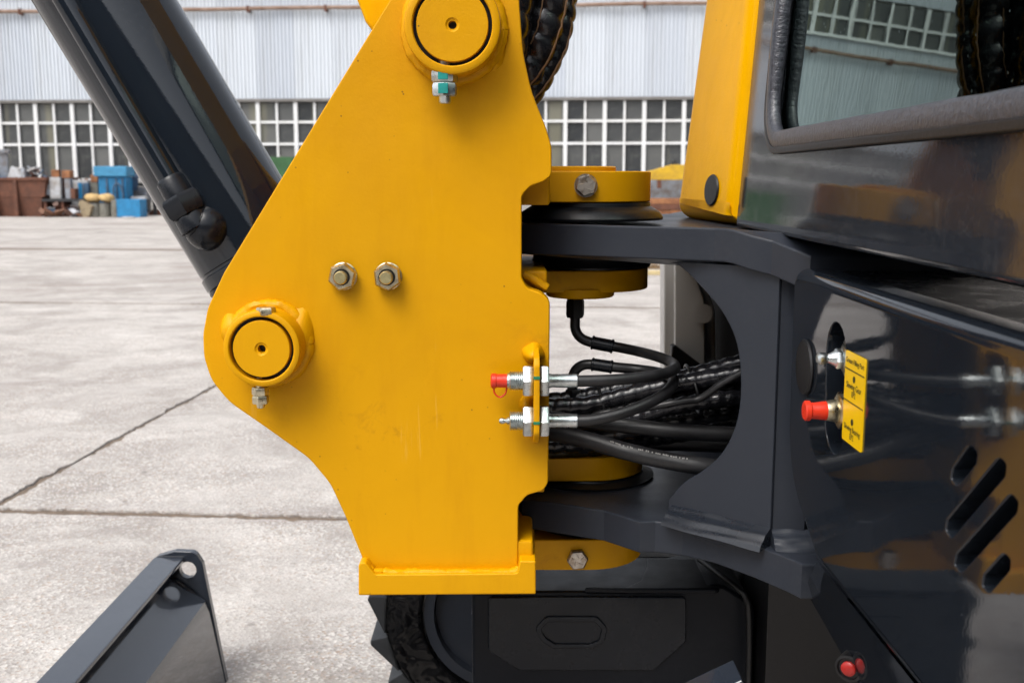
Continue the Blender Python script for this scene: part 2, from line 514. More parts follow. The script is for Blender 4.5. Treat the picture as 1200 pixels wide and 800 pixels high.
def siding_mat():
    t = NT('painted_siding')
    r = t.rnd()
    c = t.mix(r, (0.60, 0.64, 0.69), (0.50, 0.54, 0.60))
    st = t.noise(2.2, 5, 0.65, t.co((3, 3, 0.10)))
    c = t.mix(t.math('MULTIPLY', t.ramp(st, [(0.46, 0.0), (0.72, 1.0)]), 0.5), c, (0.38, 0.40, 0.42))
    ru = t.noise(1.1, 5, 0.7, t.co((2, 2, 0.3), loc=(9, 1, 2)))
    c = t.mix(t.math('MULTIPLY', t.ramp(ru, [(0.66, 0.0), (0.8, 1.0)]), 0.35), c, (0.30, 0.22, 0.17))
    t.set(Base_Color=c, Roughness=0.55)
    return t.m
M['siding'] = siding_mat()
def pane_mat():
    t = NT('dusty_window_pane')
    geo = t.n.new('ShaderNodeNewGeometry')
    mp = t.n.new('ShaderNodeMapping'); mp.inputs['Scale'].default_value = (1.0, 0.0, 0.05); t.l.new(geo.outputs['Position'], mp.inputs[0])
    c = t.mix(t.ramp(t.rnd(), [(0.0, 0.0), (0.55, 0.25), (1.0, 1.0)]), (0.040, 0.043, 0.046), (0.120, 0.122, 0.118))
    band = t.noise(1.15, 2, 0.5, mp.outputs[0])
    c = t.mix(t.math('MULTIPLY', t.ramp(band, [(0.58, 0.0), (0.66, 1.0)]), 0.6), c, (0.20, 0.19, 0.13))
    d = t.noise(3.5, 5, 0.65)
    c = t.mix(t.math('MULTIPLY', t.ramp(d, [(0.5, 0.0), (0.75, 1.0)]), 0.45), c, (0.15, 0.15, 0.135))
    t.set(Base_Color=c, Roughness=t.ramp(t.rnd(), [(0.0, 0.10), (1.0, 0.45)]), Specular_IOR_Level=0.5)
    return t.m
M['pane'] = pane_mat()
M['white_frame'] = plain('white_window_frame', (0.74, 0.75, 0.76), 0.5, 0.10, 3, dirt=(0.60, 0.60, 0.58))
M['wall_base'] = plain('rendered_wall', (0.36, 0.35, 0.33), 0.85, 0.3, 2)
M['rust'] = plain('rusty_steel', (0.155, 0.062, 0.036), 0.85, 0.5, 5, dirt=(0.075, 0.034, 0.024))
M['rust_pipe'] = plain('rusty_pipe', (0.32, 0.23, 0.18), 0.8, 0.5, 2.5, dirt=(0.16, 0.085, 0.05))
M['blue'] = plain('blue_paint', (0.018, 0.22, 0.46), 0.5, 0.4, 6)
M['blue_lid'] = plain('light_blue_paint', (0.055, 0.27, 0.47), 0.5, 0.35, 6)
M['blue_dark'] = plain('dull_blue_paint', (0.06, 0.12, 0.20), 0.6, 0.5, 6)
M['scrap_grey'] = plain('scrap_grey', (0.26, 0.29, 0.33), 0.55, 0.5, 7, dirt=(0.14, 0.10, 0.08))
M['scrap_pale'] = plain('scrap_pale', (0.55, 0.57, 0.60), 0.55, 0.4, 7, dirt=(0.30, 0.26, 0.22))
M['scrap_dark'] = plain('scrap_dark', (0.035, 0.035, 0.038), 0.6, 0.5, 7)
M['beige'] = plain('beige_cloth', (0.55, 0.38, 0.17), 0.9, 0.35, 9)
M['drum'] = plain('drum_paint', (0.22, 0.22, 0.19), 0.6, 0.5, 6, dirt=(0.10, 0.08, 0.06))
M['crane_yellow'] = plain('weathered_yellow', (0.68, 0.42, 0.012), 0.55, 0.3, 4, dirt=(0.34, 0.20, 0.03))
M['rust_orange'] = plain('orange_rust', (0.36, 0.16, 0.07), 0.9, 0.6, 4, dirt=(0.10, 0.035, 0.02))
M['green_net'] = plain('green_sheet', (0.045, 0.13, 0.05), 0.8, 0.5, 5)
M['straw'] = plain('dry_straw', (0.33, 0.22, 0.11), 0.95, 0.5, 12)

# ================================================================== THE SETTING: yard and slabs
g = MB(); g.add([(-900,-300,-0.009),(900,-300,-0.009),(900,1500,-0.009),(-900,1500,-0.009)], [(0,1,2,3)])
ground = structure(g.build('ground', M['soil'], None, False))
YROT = R(-4.2)
def yard(u, v):                                # yard grid (turned a few degrees) -> world
    return Vector((u*math.cos(YROT) - v*math.sin(YROT), u*math.sin(YROT) + v*math.cos(YROT), 0))
def inv_yard(p):
    return (p.x*math.cos(YROT) + p.y*math.sin(YROT), -p.x*math.sin(YROT) + p.y*math.cos(YROT))
def gnd(px, py):
    return on_plane(px, py, Vector((0,0,0)), Vector((0,0,1)))
u_joint = inv_yard(gnd(125, 521))[0]
v_near = inv_yard(gnd(200, 602))[1]
v2 = inv_yard(gnd(120, 355))[1]
v3 = inv_yard(gnd(120, 292))[1]
US = [u_joint + k*8.2 for k in range(-5, 5)]
VS = [v_near-14.0, v_near-6.6, v_near, v2, v3, v3+6.4, v3+13.0, v3+20, v3+27, v3+34]
def jag(a, b, fine, amp, seed):
    n = max(1, int((Vector(b)-Vector(a)).length / fine)); out = []
    L = (Vector(b)-Vector(a)).length
    for i in range(n):
        p = Vector(a).lerp(Vector(b), i/n)
        e = min(1, i/2.0)
        q = Vector((p.x*3.1, p.y*3.1, seed)); q2 = Vector((p.x*23, p.y*23, seed+5)); q3 = Vector((p.x*0.4, p.y*0.4, seed+9))
        s = amp*(noise.noise(q)*0.6 + max(0, noise.noise(q2)+0.05)*1.3 + 0.5*noise.noise(q2*2.7))
        dirn = (Vector(b)-Vector(a)).normalized(); nn = Vector((-dirn.y, dirn.x))
        out.append(p + nn*(s*e))
    return out
for i in range(len(US)-1):
    for j in range(len(VS)-1):
        near_ = j in (1, 2) and i in (4, 5)
        gu, gv = (0.010 if near_ else 0.008), (0.016 if j < 3 else 0.012)
        u0, u1, w0, w1 = US[i]+gu, US[i+1]-gu, VS[j]+{2: 0.022, 3: 0.045, 4: 0.19, 5: 0.10}.get(j, gv), VS[j+1]-{1: 0.022, 2: 0.045, 3: 0.19, 4: 0.10}.get(j, gv)
        near = j in (1, 2) and i in (4, 5)
        fine = 0.015 if near else 0.30
        amp = 0.017 if near else (0.05 if j in (3, 4) else 0.014)
        o = []
        for k, (a, b) in enumerate((((u0,w0),(u1,w0)),((u1,w0),(u1,w1)),((u1,w1),(u0,w1)),((u0,w1),(u0,w0)))):
            o += jag(a, b, fine, amp, i*7.3+j*3.1+k)
        mb = MB()
        mb.plate([o], lambda u, v, w: yard(u, v) + Vector((0,0,-w)), 0.0086, 0.004 if near else 0.003, 2, back=False)
        mb.build('concrete_slab', M['concrete'], ground, True, 30)

# ================================================================== THE SETTING: warehouse
BD = 34.6
bx_dir = Vector((math.cos(YROT), math.sin(YROT), 0)); bn = Vector((math.sin(YROT), -math.cos(YROT), 0))   # along wall / outward
B0 = Vector((0, BD, 0))
def wall_at(px, py):
    p = on_plane(px, py, B0, bn); return (p-B0).dot(bx_dir), p.z
BM = Matrix(((bx_dir.x, -bn.x, 0, B0.x), (bx_dir.y, -bn.y, 0, B0.y), (0, 0, 1, 0), (0, 0, 0, 1)))   # local x along wall, y inwards
wh = thing('warehouse', 'long pale corrugated factory hall with bands of white gridded windows', 'building', B0, YROT)
z_top = wall_at(720, 117.8)[1]; z_t1 = wall_at(720, 141.8)[1]; z_t2 = wall_at(720, 168.0)[1]; z_bot = wall_at(720, 211)[1]
z_rail = wall_at(740, 6.0)[1]; z_w2 = z_rail + 0.52; z_w2m = z_w2 + 0.60; z_w2t = z_w2 + 1.28; z_roof = z_w2t + 3.4
x_m = wall_at(662.5, 150)[0]; PW = 1.24
XL, XR = x_m - PW*17, x_m + PW*9
def wpart(mb, name, mat, parent=wh, smooth=False, label=None):
    mb.v = [tuple(BM @ Vector(p)) for p in mb.v]
    return mb.build(name, mat, parent, smooth, 38, label)
# corrugated sheets, shared mesh per band
def sheet_mesh(h, wdt):
    pitch = wdt/10; mb = MB(); prof = []
    for k in range(10):
        x = k*pitch
        prof += [(x, 0), (x+pitch*0.30, 0), (x+pitch*0.42, -0.032), (x+pitch*0.82, -0.032), (x+pitch*0.94, 0)]
    prof.append((wdt-0.004, 0))
    n = len(prof)
    mb.add([(x, y, 0) for x, y in prof] + [(x, y, h) for x, y in prof], [(i, i+1, i+1+n, i+n) for i in range(n-1)])
    return mb.mesh('siding_sheet', M['siding'], False)
bands = [(z_top+0.10, z_rail-0.03), (z_rail+0.03, z_w2-0.05), (z_w2t+0.05, z_roof)]
for (a, b) in bands:
    me = sheet_mesh(b-a, PW)
    for k in range(26):
        o = bpy.data.objects.new('siding_sheet', me)
        loc = BM @ Vector((XL + k*PW, -0.004*(k % 2), a))
        o.matrix_world = Matrix.Translation(loc) @ Matrix.Rotation(YROT, 4, 'Z')
        link(o, wh)
w = MB()
w.box((XL-2.0, 0.10, 0), (XR+9, 14.0, z_roof+0.2)); wpart(w, 'wall', M['wall_base'])
w = MB(); w.box((XR, -0.03, 0), (XR+9, 0.098, z_roof)); w.box((XL-2, -0.03, 0), (XL, 0.098, z_roof)); wpart(w, 'end_wall', M['wall_base'])
w = MB(); w.box((XL-2.2, -0.45, z_roof+0.2), (XR+9.2, 14.2, z_roof+0.55)); wpart(w, 'roof', M['scrap_grey'])
w = MB(); w.box((XL, -0.10, 0), (XR, 0.098, z_bot-0.02)); wpart(w, 'plinth', M['wall_base'])
w = MB(); w.box((XL, -0.13, z_top+0.012), (XR, 0.098, z_top+0.10)); wpart(w, 'lintel_flashing', plain('flashing', (0.20, 0.19, 0.18), 0.7, 0.4, 3))
w = MB(); w.box((XL, -0.11, z_w2-0.05), (XR, 0.098, z_w2-0.004)); wpart(w, 'window_ledge', M['white_frame'])
w = MB(); pts = [(XL + k*0.8, -0.17 + 0.015*math.sin(k*1.7), z_rail + 0.012*math.sin(k*0.9)) for k in range(int((XR-XL)/0.8)+1)]
w.tube(pts, 0.062, 8, 0.8, sub=False); pipe = wpart(w, 'gutter_pipe', M['rust_pipe'], wh, True)
for k in range(13):
    x = XL + 1.0 + k*2.5
    w = MB(); w.box((x-0.035, -0.25, z_rail-0.11), (x+0.035, 0.0, z_rail+0.075)); wpart(w, 'pipe_bracket', M['rust'], pipe)
# windows: a unit of two columns between thick posts
def window_unit(rows):
    f = MB(); th = 0.125
    z0, z1 = rows[0], rows[-1]
    f.box((-0.062, -0.07, z0), (0.062, 0.02, z1))
    f.box((PW/2-0.035, -0.055, z0), (PW/2+0.035, 0.02, z1))
    for z in rows[1:-1]:
        f.box((0.064, -0.045, z-0.04), (PW/2-0.037, 0.02, z+0.04)); f.box((PW/2+0.037, -0.045, z-0.04), (PW-0.064, 0.02, z+0.04))
    f.box((0.064, -0.05, z0), (PW/2-0.037, 0.02, z0+0.05)); f.box((PW/2+0.037, -0.05, z0), (PW-0.064, 0.02, z0+0.05))
    fm = f.mesh('window', M['white_frame'], False)
    panes = []
    for a, b in zip(rows[:-1], rows[1:]):
        m_ = MB(); m_.box((0, 0, 0), (PW/2-0.06, 0.012, b-a-0.04))
        panes.append((m_.mesh('pane', M['pane'], False), a+0.02))
    return fm, panes
lo_unit = window_unit([z_bot, z_t2, z_t1, z_top]); hi_unit = window_unit([z_w2, z_w2m, z_w2t])
for unit in (lo_unit, hi_unit):
    fm, panes = unit
    for k in range(26):
        o = bpy.data.objects.new('window', fm)
        o.matrix_world = Matrix.Translation(BM @ Vector((XL+k*PW, 0.0, 0))) @ Matrix.Rotation(YROT, 4, 'Z')
        link(o, wh)
        for c in range(2):
            for pm, z in panes:
                if k == 9 and c == 0 and z < z_t2 and False: continue
                q = bpy.data.objects.new('pane', pm)
                COL.objects.link(q); q.parent = o
                q.location = (0.058 + c*PW/2, 0.03 + random.uniform(-0.006, 0.006), z)
                q.rotation_euler = (random.uniform(-0.008, 0.008), 0, random.uniform(-0.008, 0.008))

# unseen hall added behind the viewer to block low sky and darken glossy reflections
oh = thing('added_hall', 'unseen dark hall added behind the viewer to block low sky, mirrored in the glossy cylinder', 'building', (0, -15, 0), YROT)
OM = Matrix.Translation((0, -15, 0)) @ Matrix.Rotation(YROT, 4, 'Z')
w = MB(); w.box((-30, -14, 0), (34, 0, 6.4), OM); w.build('wall', plain('added_hall_wall', (0.11, 0.095, 0.088), 0.9, 0.4, 1.5), oh, False)
w = MB(); w.box((-30.4, -14.4, 6.402), (34.4, 0.5, 6.8), OM); w.build('roof', M['scrap_grey'], oh, False)
for x in (-22, -12, -2, 8, 18, 28):
    w = MB(); w.box((x-1.6, 0.002, 2.6), (x+1.6, 0.06, 5.2), OM); w.build('window', M['pane'], oh, False)

# ================================================================== THE EXCAVATOR
ex = thing('excavator', 'yellow and dark grey mini excavator filling the foreground, swing post facing the viewer', 'excavator', (0.45, 1.4, 0))
XZ = lambda d: (lambda u, v, w: Vector((u, d + w, v)))
def px2(pts, d):
    """outline measured on the photo, turned into metres on the upright plane d metres ahead; third value is a corner radius in pixels"""
    k = d / FPX
    out = []
    for p in pts:
        q = P(p[0], p[1], d)
        out.append((q.x, q.z, (p[2]*k if len(p) > 2 else 0)))
    return fillet(out, 8)
DP = 1.25                       # near face of the post's side plate
# ---- swing post
post_outline = px2([(457,0),(482,-44,40),(520,-72,60),(575,-74,50),(604,-40,40),(608,-5,80),(613,62,120),(623,108,120),(640,150,60),(646.5,172,30),
    (646.5,206,9),(637,213,14),(622,218,14),(611.5,229,12),(611.5,326,14),(618,338,12),(634,343,14),(644.5,352,12),(642.5,566,14),(636,575,10),(618,580,12),(607.5,592,10),(607,666.5),
    (440,668.5),(424,653,14),(405,606,60),(387,567,60),(362,537,60),(310,500,80),(268,471,60),(247,445,50),(238.5,418,40),(237.5,392,40),(243,361,50),(262,320,60)], DP)
k = MB(); k.plate([post_outline], XZ(DP), 0.032, 0.0022, 3)
far = [p + Vector((0.0, 0)) for p in post_outline]
k.plate([far], XZ(DP + 0.27), 0.032, 0.0022, 2)
x0 = P(430, 400, DP).x; x1 = P(585, 400, DP).x
k.box((x0, DP+0.0335, P(0,655,DP).z), (x1, DP+0.2685, P(0,190,DP).z))
post = k.build('swing_post', M['yellow'], ex, True, 30, 'yellow steel swing post with curved side plate')
def sub(mb, name, mat, parent=post, ang=38, smooth=True, label=None):
    return mb.build(name, mat, parent, smooth, ang, label)
# base flange under the plate, its near face stands proud of the plate
z_f0 = P(0, 697, 1.232).z; z_f1 = P(0, 668, 1.232).z
bp = px2([(420,660,5),(420,697.5,2),(628,696,2),(628,657,2),(609,657,3),(606,671.5,4),(440,673,6),(428,658,5)], 1.232)
k = MB(); k.plate([bp], XZ(1.232), 0.34, 0.002, 3); sub(k, 'base_plate', M['yellow'])
k = MB(); zt = P(0, 657, 1.232).z
k.bbox((P(600,0,1.26).x, 1.252, zt-0.01), (P(627,0,1.26).x, 1.66, P(0,628,1.27).z), 0.004); sub(k, 'gusset', M['yellow'])
# weld beads
def bead(pts, r, name='weld_bead', parent=post, mat=None, step=0.0035, rip=0.05):
    ph = random.uniform(0, 9)
    def rad(s, tot, a):
        return r*(0.88 + rip*math.sin(s*900+ph) + 0.22*noise.noise(Vector((s*120+ph, math.cos(a)*0.8, math.sin(a)*0.8))))
    mb = MB(); mb.tube(pts, rad, 10, step)
    return sub(mb, name, mat or M['yellow'], parent)
bead([P(426,658,1.243), P(434,667,1.241), P(445,671,1.241), P(520,671.5,1.241), P(598,670.5,1.241), P(609,664,1.243)], 0.0062, rip=0.10)
# pivot pins with their bosses
def pin(cx, cy, r_boss, r_pin, d_front, bolt_top, bolt_low, bev):
    c = P(cx, cy, d_front); ax = (0, 1, 0)
    rb = r_boss*d_front/FPX; rp = r_pin*d_front/FPX
    g_ = rp + 0.0042
    mb = MB()
    mb.lathe([(g_, 0.014), (g_, 0.0012), (g_+0.0012, 0), (rb-0.003, 0), (rb-0.0008, 0.0012), (rb, 0.004), (rb, DP-d_front+0.004)], c, ax, 64, caps=False)
    boss = sub(mb, 'pin_boss', M['yellow'])
    # weld collar round the boss
    pts = [Vector((c.x, DP-0.001, c.z)) + Vector((math.cos(a), 0, math.sin(a)))*(rb+0.001) for a in [2*math.pi*i/40 for i in range(41)]]
    bead(pts, 0.0085, 'weld_bead', boss)
    mb = MB()
    mb.lathe([(rp, 0.03), (rp, 0.0022), (rp-0.0015, 0.0008), (rp*0.985, 0.0005), (0.0078, 0.0005), (0.0058, 0.0022), (0.0046, 0.0022), (0.0046, 0.016)], c, ax, 64, caps=False)
    p_ = sub(mb, 'pivot_pin', M['yellow'])
    mb = MB(); mb.lathe([(0.0045, 0.015), (0.0045, 0.016)], c, ax, 16); sub(mb, 'grease_hole', M['black'], p_)
    mb = MB(); mb.lathe([(g_+0.001, 0.0135), (g_+0.001, 0.0145)], c, ax, 48); sub(mb, 'pin_gap', M['black'], boss)
    return boss, c, rb
DF = 1.205
b1, c1, rb1 = pin(530, 29, 55, 41, DF, None, None, 0)
b2, c2, rb2 = pin(306, 409, 46, 34, DF, None, None, 0)
# extra weld blobs beside the bosses
def blob(cx, cy, rx, rz, prot, name='weld_pad', parent=post):
    c = P(cx, cy, DP); mb = MB(); n, m = 20, 7; vv = []; ff = []
    for i in range(m+1):
        t = i/m
        for j in range(n):
            a = 2*math.pi*j/n
            rr = (1-t**1.6) if i < m else 0
            nn = 1+0.16*noise.noise(Vector((math.cos(a)*1.3+cx, math.sin(a)*1.3+cy, t)))
            vv.append(c + Vector((rx*math.cos(a)*(1-t*0.98)*nn, -prot*(1-(1-t)**2.2) , rz*math.sin(a)*(1-t*0.98)*nn)) + Vector((0, 0.002, 0)))
    for i in range(m):
        for j in range(n):
            a = i*n+j; b = i*n+(j+1) % n; ff.append((a, b, b+n, a+n))
    mb.add(vv, ff); return sub(mb, name, M['yellow'], parent)
blob(350, 396, 0.020, 0.040, 0.016); blob(272, 386, 0.015, 0.022, 0.014); blob(484, 30, 0.014, 0.040, 0.012); blob(580, 40, 0.016, 0.044, 0.014)
# lower pin keeper bolt: head above, nut below
def keeper(cx, y_top, y_low, mat_h, mat_n, head=True, big=1.0, mark=None, parent=post):
    d = 1.222
    if head:
        mb = MB(); mb.hexa(P(cx+7, y_top+10, 1.2135), (0.0, 0, 1), 0.0112, 0.009, 0.25); sub(mb, 'bolt_head', mat_h, parent)
    top = P(cx, y_low, d)
    mb = MB(); mb.hexa(top + Vector((0,0,-0.011*big)), (0,0,1), 0.0112*big, 0.0105*big, 0.2, 0.08)
    n1 = sub(mb, 'hex_nut', mat_n, parent)
    mb = MB(); mb.hexa(top + Vector((0,0,-0.0225*big)), (0,0,1), 0.0112*big, 0.0108*big, 0.45, 0.08)
    n2 = sub(mb, 'hex_nut', mat_n, parent)
    mb = MB(); mb.lathe([(0.0055*big, 0.012), (0.0055*big, -0.027*big), (0.0045*big, -0.0285*big)], top, (0,0,1), 16); sub(mb, 'bolt_shank', mat_n, parent)
    if mark:
        mb = MB()
        for (zz, hh) in ((-0.0095, 0.008), (-0.021, 0.0085)):
            mb.bbox((top.x-0.0065, top.y-0.0118*big, top.z+zz*big), (top.x+0.0045, top.y-0.0085*big, top.z+(zz+hh)*big), 0.0006)
        sub(mb, 'paint_mark', mark, parent)
keeper(305, 359, 453, M['brass_zinc'], M['brass_zinc'], True, 0.88)
keeper(521, 0, 81, M['zinc'], M['zinc'], False, 1.32, M['teal'])
# two stud nuts in the middle of the plate
for cx, cy, rt in ((402.5, 323.5, 0.3), (455, 323.5, 0.62)):
    c = P(cx, cy, DP-0.0005)
    mb = MB(); mb.lathe([(0.0162, 0), (0.0162, 0.0015), (0.015, 0.0025)], c, (0,-1,0), 32); wsh = sub(mb, 'washer', M['brass_zinc'])
    mb = MB(); mb.hexa(c + Vector((0,-0.0025,0)), (0,-1,0), 0.0168, 0.012, rt, 0.12); nu = sub(mb, 'hex_nut', M['brass_zinc'])
    mb = MB(); mb.lathe([(0.0098, 0), (0.0098, 0.001)], c + Vector((0,-0.0145,0)), (0,-1,0), 24); sub(mb, 'nut_bore', M['black'])
    mb = MB(); mb.lathe([(0.0078, 0), (0.0078, 0.0105), (0.0066, 0.0120)], c + Vector((0,-0.0145,0)), (0,-1,0), 24); sub(mb, 'stud_end', metal('stud_zinc', (0.62, 0.55, 0.30), 0.3, (0.40, 0.34, 0.18)))
# ---- knuckle rings round the vertical swing axis
AX, AY = 0.108, 1.475
def zpx(py, d): return P(600, py, d).z
NEAR = 1.394
def stadium(rad, left, n=28):
    pts = []
    for i in range(n+1):
        a = -math.pi/2 + math.pi*i/n
        pts.append(Vector((AX + rad*math.cos(a), AY + rad*math.sin(a))))
    pts += [Vector((left, AY+rad)), Vector((left, AY-rad))]
    return pts
def ring(z1, z0, rad, name, left=0.0, mat=None, r=0.002, parent=post, label=None):
    mb = MB(); mb.plate([stadium(rad, left)], lambda u, v, w: Vector((u, v, z1 - w)), z1 - z0, r, 3)
    return sub(mb, name, mat or M['yellow'], parent, 38, True, label)
zr = lambda y: zpx(y, NEAR)
ring(zr(200.5), zr(237.5), 0.0810, 'knuckle_ring', P(632,0,1.33).x)
mb = MB(); mb.lathe([(0.052, 0), (0.052, 0.0055), (0.050, 0.007)], (AX-0.02, AY-0.02, zr(200.5)-0.0005), (0,0,1), 48); sub(mb, 'pin_cap', M['yellow'])
kl = P(560,0,DP).x
def block(xr, yt, yb, d=1.295):
    mb = MB(); mb.bbox((kl, d, zpx(yb, d)), (P(xr,0,d).x, d+0.355, zpx(yt, d)), 0.003); return sub(mb, 'knuckle_block', M['yellow'])
block(645.5, 199, 240.5); block(643, 317.5, 343)
ring(zr(317.5), zr(343.5), 0.0795, 'knuckle_ring', P(632,0,1.33).x)
mb = MB(); mb.lathe([(0.044, 0), (0.046, 0.002), (0.046, 0.012)], (AX-0.016, AY-0.040, zr(350.5)), (0,0,1), 48); sub(mb, 'pin_cap', M['yellow'])
ring(zr(538), zr(565), 0.0770, 'knuckle_ring', P(620,0,1.33).x)
block(641, 538, 577, 1.285)
# lower lug: crescent plate with bolt
def crescent():
    pts = []
    for i in range(25):
        a = -math.pi/2 + math.pi*i/24
        pts.append(Vector((AX - 0.004 + 0.081*math.cos(a), AY + 0.081*math.sin(a))))
    pts += [Vector((kl, AY+0.081)), Vector((kl, AY-0.081))]
    return pts
mb = MB(); z1, z0 = zr(632), zr(668)
mb.plate([crescent()], lambda u, v, w: Vector((u, v, z1 - w)), z1 - z0, 0.0025, 3); sub(mb, 'knuckle_ring', M['yellow'])
def hexbolt(px_, py_, d, r, parent=post, marks=True, rot=0.3):
    c = P(px_, py_, d)
    mb = MB(); mb.lathe([(r*1.02, -0.004), (r*1.02, 0.0)], c, (0,-1,0), 24); mb.hexa(c, (0,-1,0), r, r*0.72, rot, 0.13)
    bo = sub(mb, 'bolt_head', M['steel'], parent)
    if marks:
        mb = MB(); top = c + Vector((0, -r*0.72, 0))
        for i in range(5):
            a = i*1.25+0.4; q = Vector((math.cos(a), 0, math.sin(a)))*r*0.45
            e = Vector((math.cos(a+0.5), 0, math.sin(a+0.5)))*r*0.22
            mb.tube([top+q-e, top+q+e], 0.0007, 6, 0.002)
        sub(mb, 'bolt_head_stamp', M['steel'], parent)
hexbolt(686.5, 217.5, NEAR, 0.0148); hexbolt(676.5, 653.5, NEAR+0.001, 0.0145, rot=0.1)
# small weld fill in the knuckle corner
bead([P(613,322,1.290), P(626,328,1.290), P(641,338,1.290)], 0.0065)
# ---- bulkhead bracket with two grease couplings
def bracket():
    mb = MB(); xa, xb_ = P(625, 450, 1.225).x, P(632, 450, 1.225).x
    o = fillet([(DP+0.002, zpx(403, DP)), (1.205, zpx(418, 1.21), 0.006), (1.198, zpx(428, 1.2), 0.008), (1.198, zpx(510, 1.2), 0.010), (1.215, zpx(519, 1.21), 0.006), (DP+0.002, zpx(519, DP))], 4)
    mb.plate([o], lambda u, v, w: Vector((xa + w, u, v)), xb_ - xa, 0.0015, 2)
    return sub(mb, 'coupling_bracket', M['yellow'])
brk = bracket()
blob(625, 414, 0.014, 0.013, 0.026); blob(617, 473, 0.009, 0.012, 0.014)
def coupling(cy, red):
    d = 1.222; ax = (1, 0, 0)
    def X(px_): return P(px_, cy, d).x
    z = P(600, cy, d).z
    C = lambda px_: Vector((X(px_), d, z))
    mb = MB(); mb.hexa(C(612.8), ax, 0.0196, X(624.8)-X(612.8), 0.40, 0.08); body = sub(mb, 'hex_nut', M['zinc'])
    mb = MB(); mb.hexa(C(632.2), ax, 0.0196, X(643.2)-X(632.2), 0.40, 0.08); sub(mb, 'hex_nut', M['zinc'])
    mb = MB()
    prof = []; h = 0
    L = X(614)-X(597)
    n = 7
    for i in range(n):
        prof += [(0.0098, L*i/n), (0.0114, L*(i+0.5)/n)]
    prof.append((0.0098, L))
    mb.lathe(prof, C(597), ax, 24); sub(mb, 'threaded_stem', M['zinc'])
    mb = MB(); mb.lathe([(0.0085, X(643)-0.002-X(643)), (0.0085, 0.002), (0.0078, 0.003), (0.0082, X(677)-X(643)-0.001), (0.0074, X(677)-X(643))], C(643), ax, 24); sub(mb, 'hose_ferrule', M['zinc'])
    if red:
        mb = MB(); mb.lathe([(0.0070, 0.0), (0.0088, 0.0015), (0.0088, 0.006), (0.0080, 0.007), (0.0082, X(596)-X(575))], C(575), ax, 24); cap = sub(mb, 'dust_cap', M['red'])
        mb = MB(); c0 = C(586) + Vector((0, 0, -0.008))
        mb.tube([c0 + Vector((-0.0075, 0, 0)), c0 + Vector((-0.0062, 0, -0.007)), c0 + Vector((0, 0, -0.0115)), c0 + Vector((0.0062, 0, -0.007)), c0 + Vector((0.0078, 0, 0))], 0.0010, 8, 0.001); sub(mb, 'cap_strap', M['red'])
        mb = MB(); mb.lathe([(0.0065, 0), (0.0095, 0.004), (0.0095, 0.008)], C(592), ax, 20); sub(mb, 'coupling_collar', M['zinc'])
    else:
        mb = MB(); mb.lathe([(0.0022, 0), (0.0036, 0.002), (0.0036, 0.005), (0.0024, 0.007), (0.0050, 0.011), (0.0066, 0.0145)], C(585), ax, 20); sub(mb, 'grease_nipple', M['zinc'])
    mb = MB(); mb.bbox((X(624.7), 1.1972, z+0.006 if red else z+0.001), (X(632.3), 1.1995, z+0.0095 if red else z+0.0045), 0.0004)
    sub(mb, 'paint_mark', M['green_mark'])
coupling(446, True); coupling(493, False)

# ---- boom behind the top of the plate
k = MB(); o = px2([(398,-60),(432,30,3),(470,80),(575,70),(585,-60,40),(520,-260),(300,-260)], 1.33)
k.plate([o], XZ(1.30), 0.20, 0.004, 3); k.build('boom', M['yellow_gloss'], ex, True, 38, 'glossy yellow boom foot behind the top pin')

# ---- boom cylinder
DC = 1.47
A, Bp = P(123, 0, DC), P(250, 212, DC)
ax = (Bp - A).normalized()
RC = 0.0825
start = A - ax*0.55
def along(py):  # distance along axis from start for a given photo height
    q = P(123 + (py)*0.599, py, DC); return (q - start).dot(ax)
k = MB(); Lb = along(292)
k.lathe([(RC-0.004, 0), (RC, 0.004), (RC, Lb), (RC-0.001, Lb+0.001), (RC-0.001, Lb+0.004), (RC+0.002, Lb+0.006), (RC+0.002, Lb+0.021), (RC-0.002, Lb+0.024), (RC-0.006, Lb+0.026), (RC-0.006, Lb+0.036), (RC-0.022, Lb+0.052), (0.045, Lb+0.062)], start, ax, 96)
cyl = k.build('boom_cylinder', M['cylinder'], ex, True, 30, 'thick dark hydraulic cylinder slanting up to the left')
k = MB(); pc = P(306, 409, 1.40); ce = start + ax*(Lb+0.03)
k.lathe([(0.055, -0.055), (0.057, -0.05), (0.057, 0.05), (0.055, 0.055)], Vector((c2.x, 1.47, c2.z)), (0,1,0), 40)
k.tube([ce, Vector((c2.x, 1.47, c2.z))], 0.045, 20, 0.02); sub(k, 'cylinder_eye', M['dark_semi'], cyl)
# side tube, collar, nut, elbow
tp = lambda px_, py_: P(px_, py_, 1.390)
T0, T1 = tp(76, 0), tp(208, 226)
tax = (T1 - T0).normalized()
k = MB(); k.tube([T0 - tax*0.5, T1], 0.0145, 20, 0.05); sub(k, 'hydraulic_tube', M['cylinder'], cyl)
k = MB(); k.lathe([(0.0155, -0.022), (0.0185, -0.018), (0.0195, 0.012)], T1, tax, 28); sub(k, 'tube_collar', M['dark_semi'], cyl)
k = MB(); k.hexa(T1 + tax*0.004, tax, 0.0275, 0.027, 0.35, 0.10); sub(k, 'hex_nut', M['dark_semi'], cyl)
k = MB(); e0 = T1 + tax*0.031; k.lathe([(0.0205, 0), (0.022, 0.003), (0.0225, 0.020)], e0, tax, 28)
ec = P(244, 267, 1.400); k2 = []
prof = [(0.0305*math.sin(math.pi*i/14)+0.0002, -0.0305*math.cos(math.pi*i/14)) for i in range(1, 14)]
k.lathe(prof, ec, (0.3, 1, 0.2), 28); k.tube([e0 + tax*0.010, ec], 0.0235, 20, 0.01)
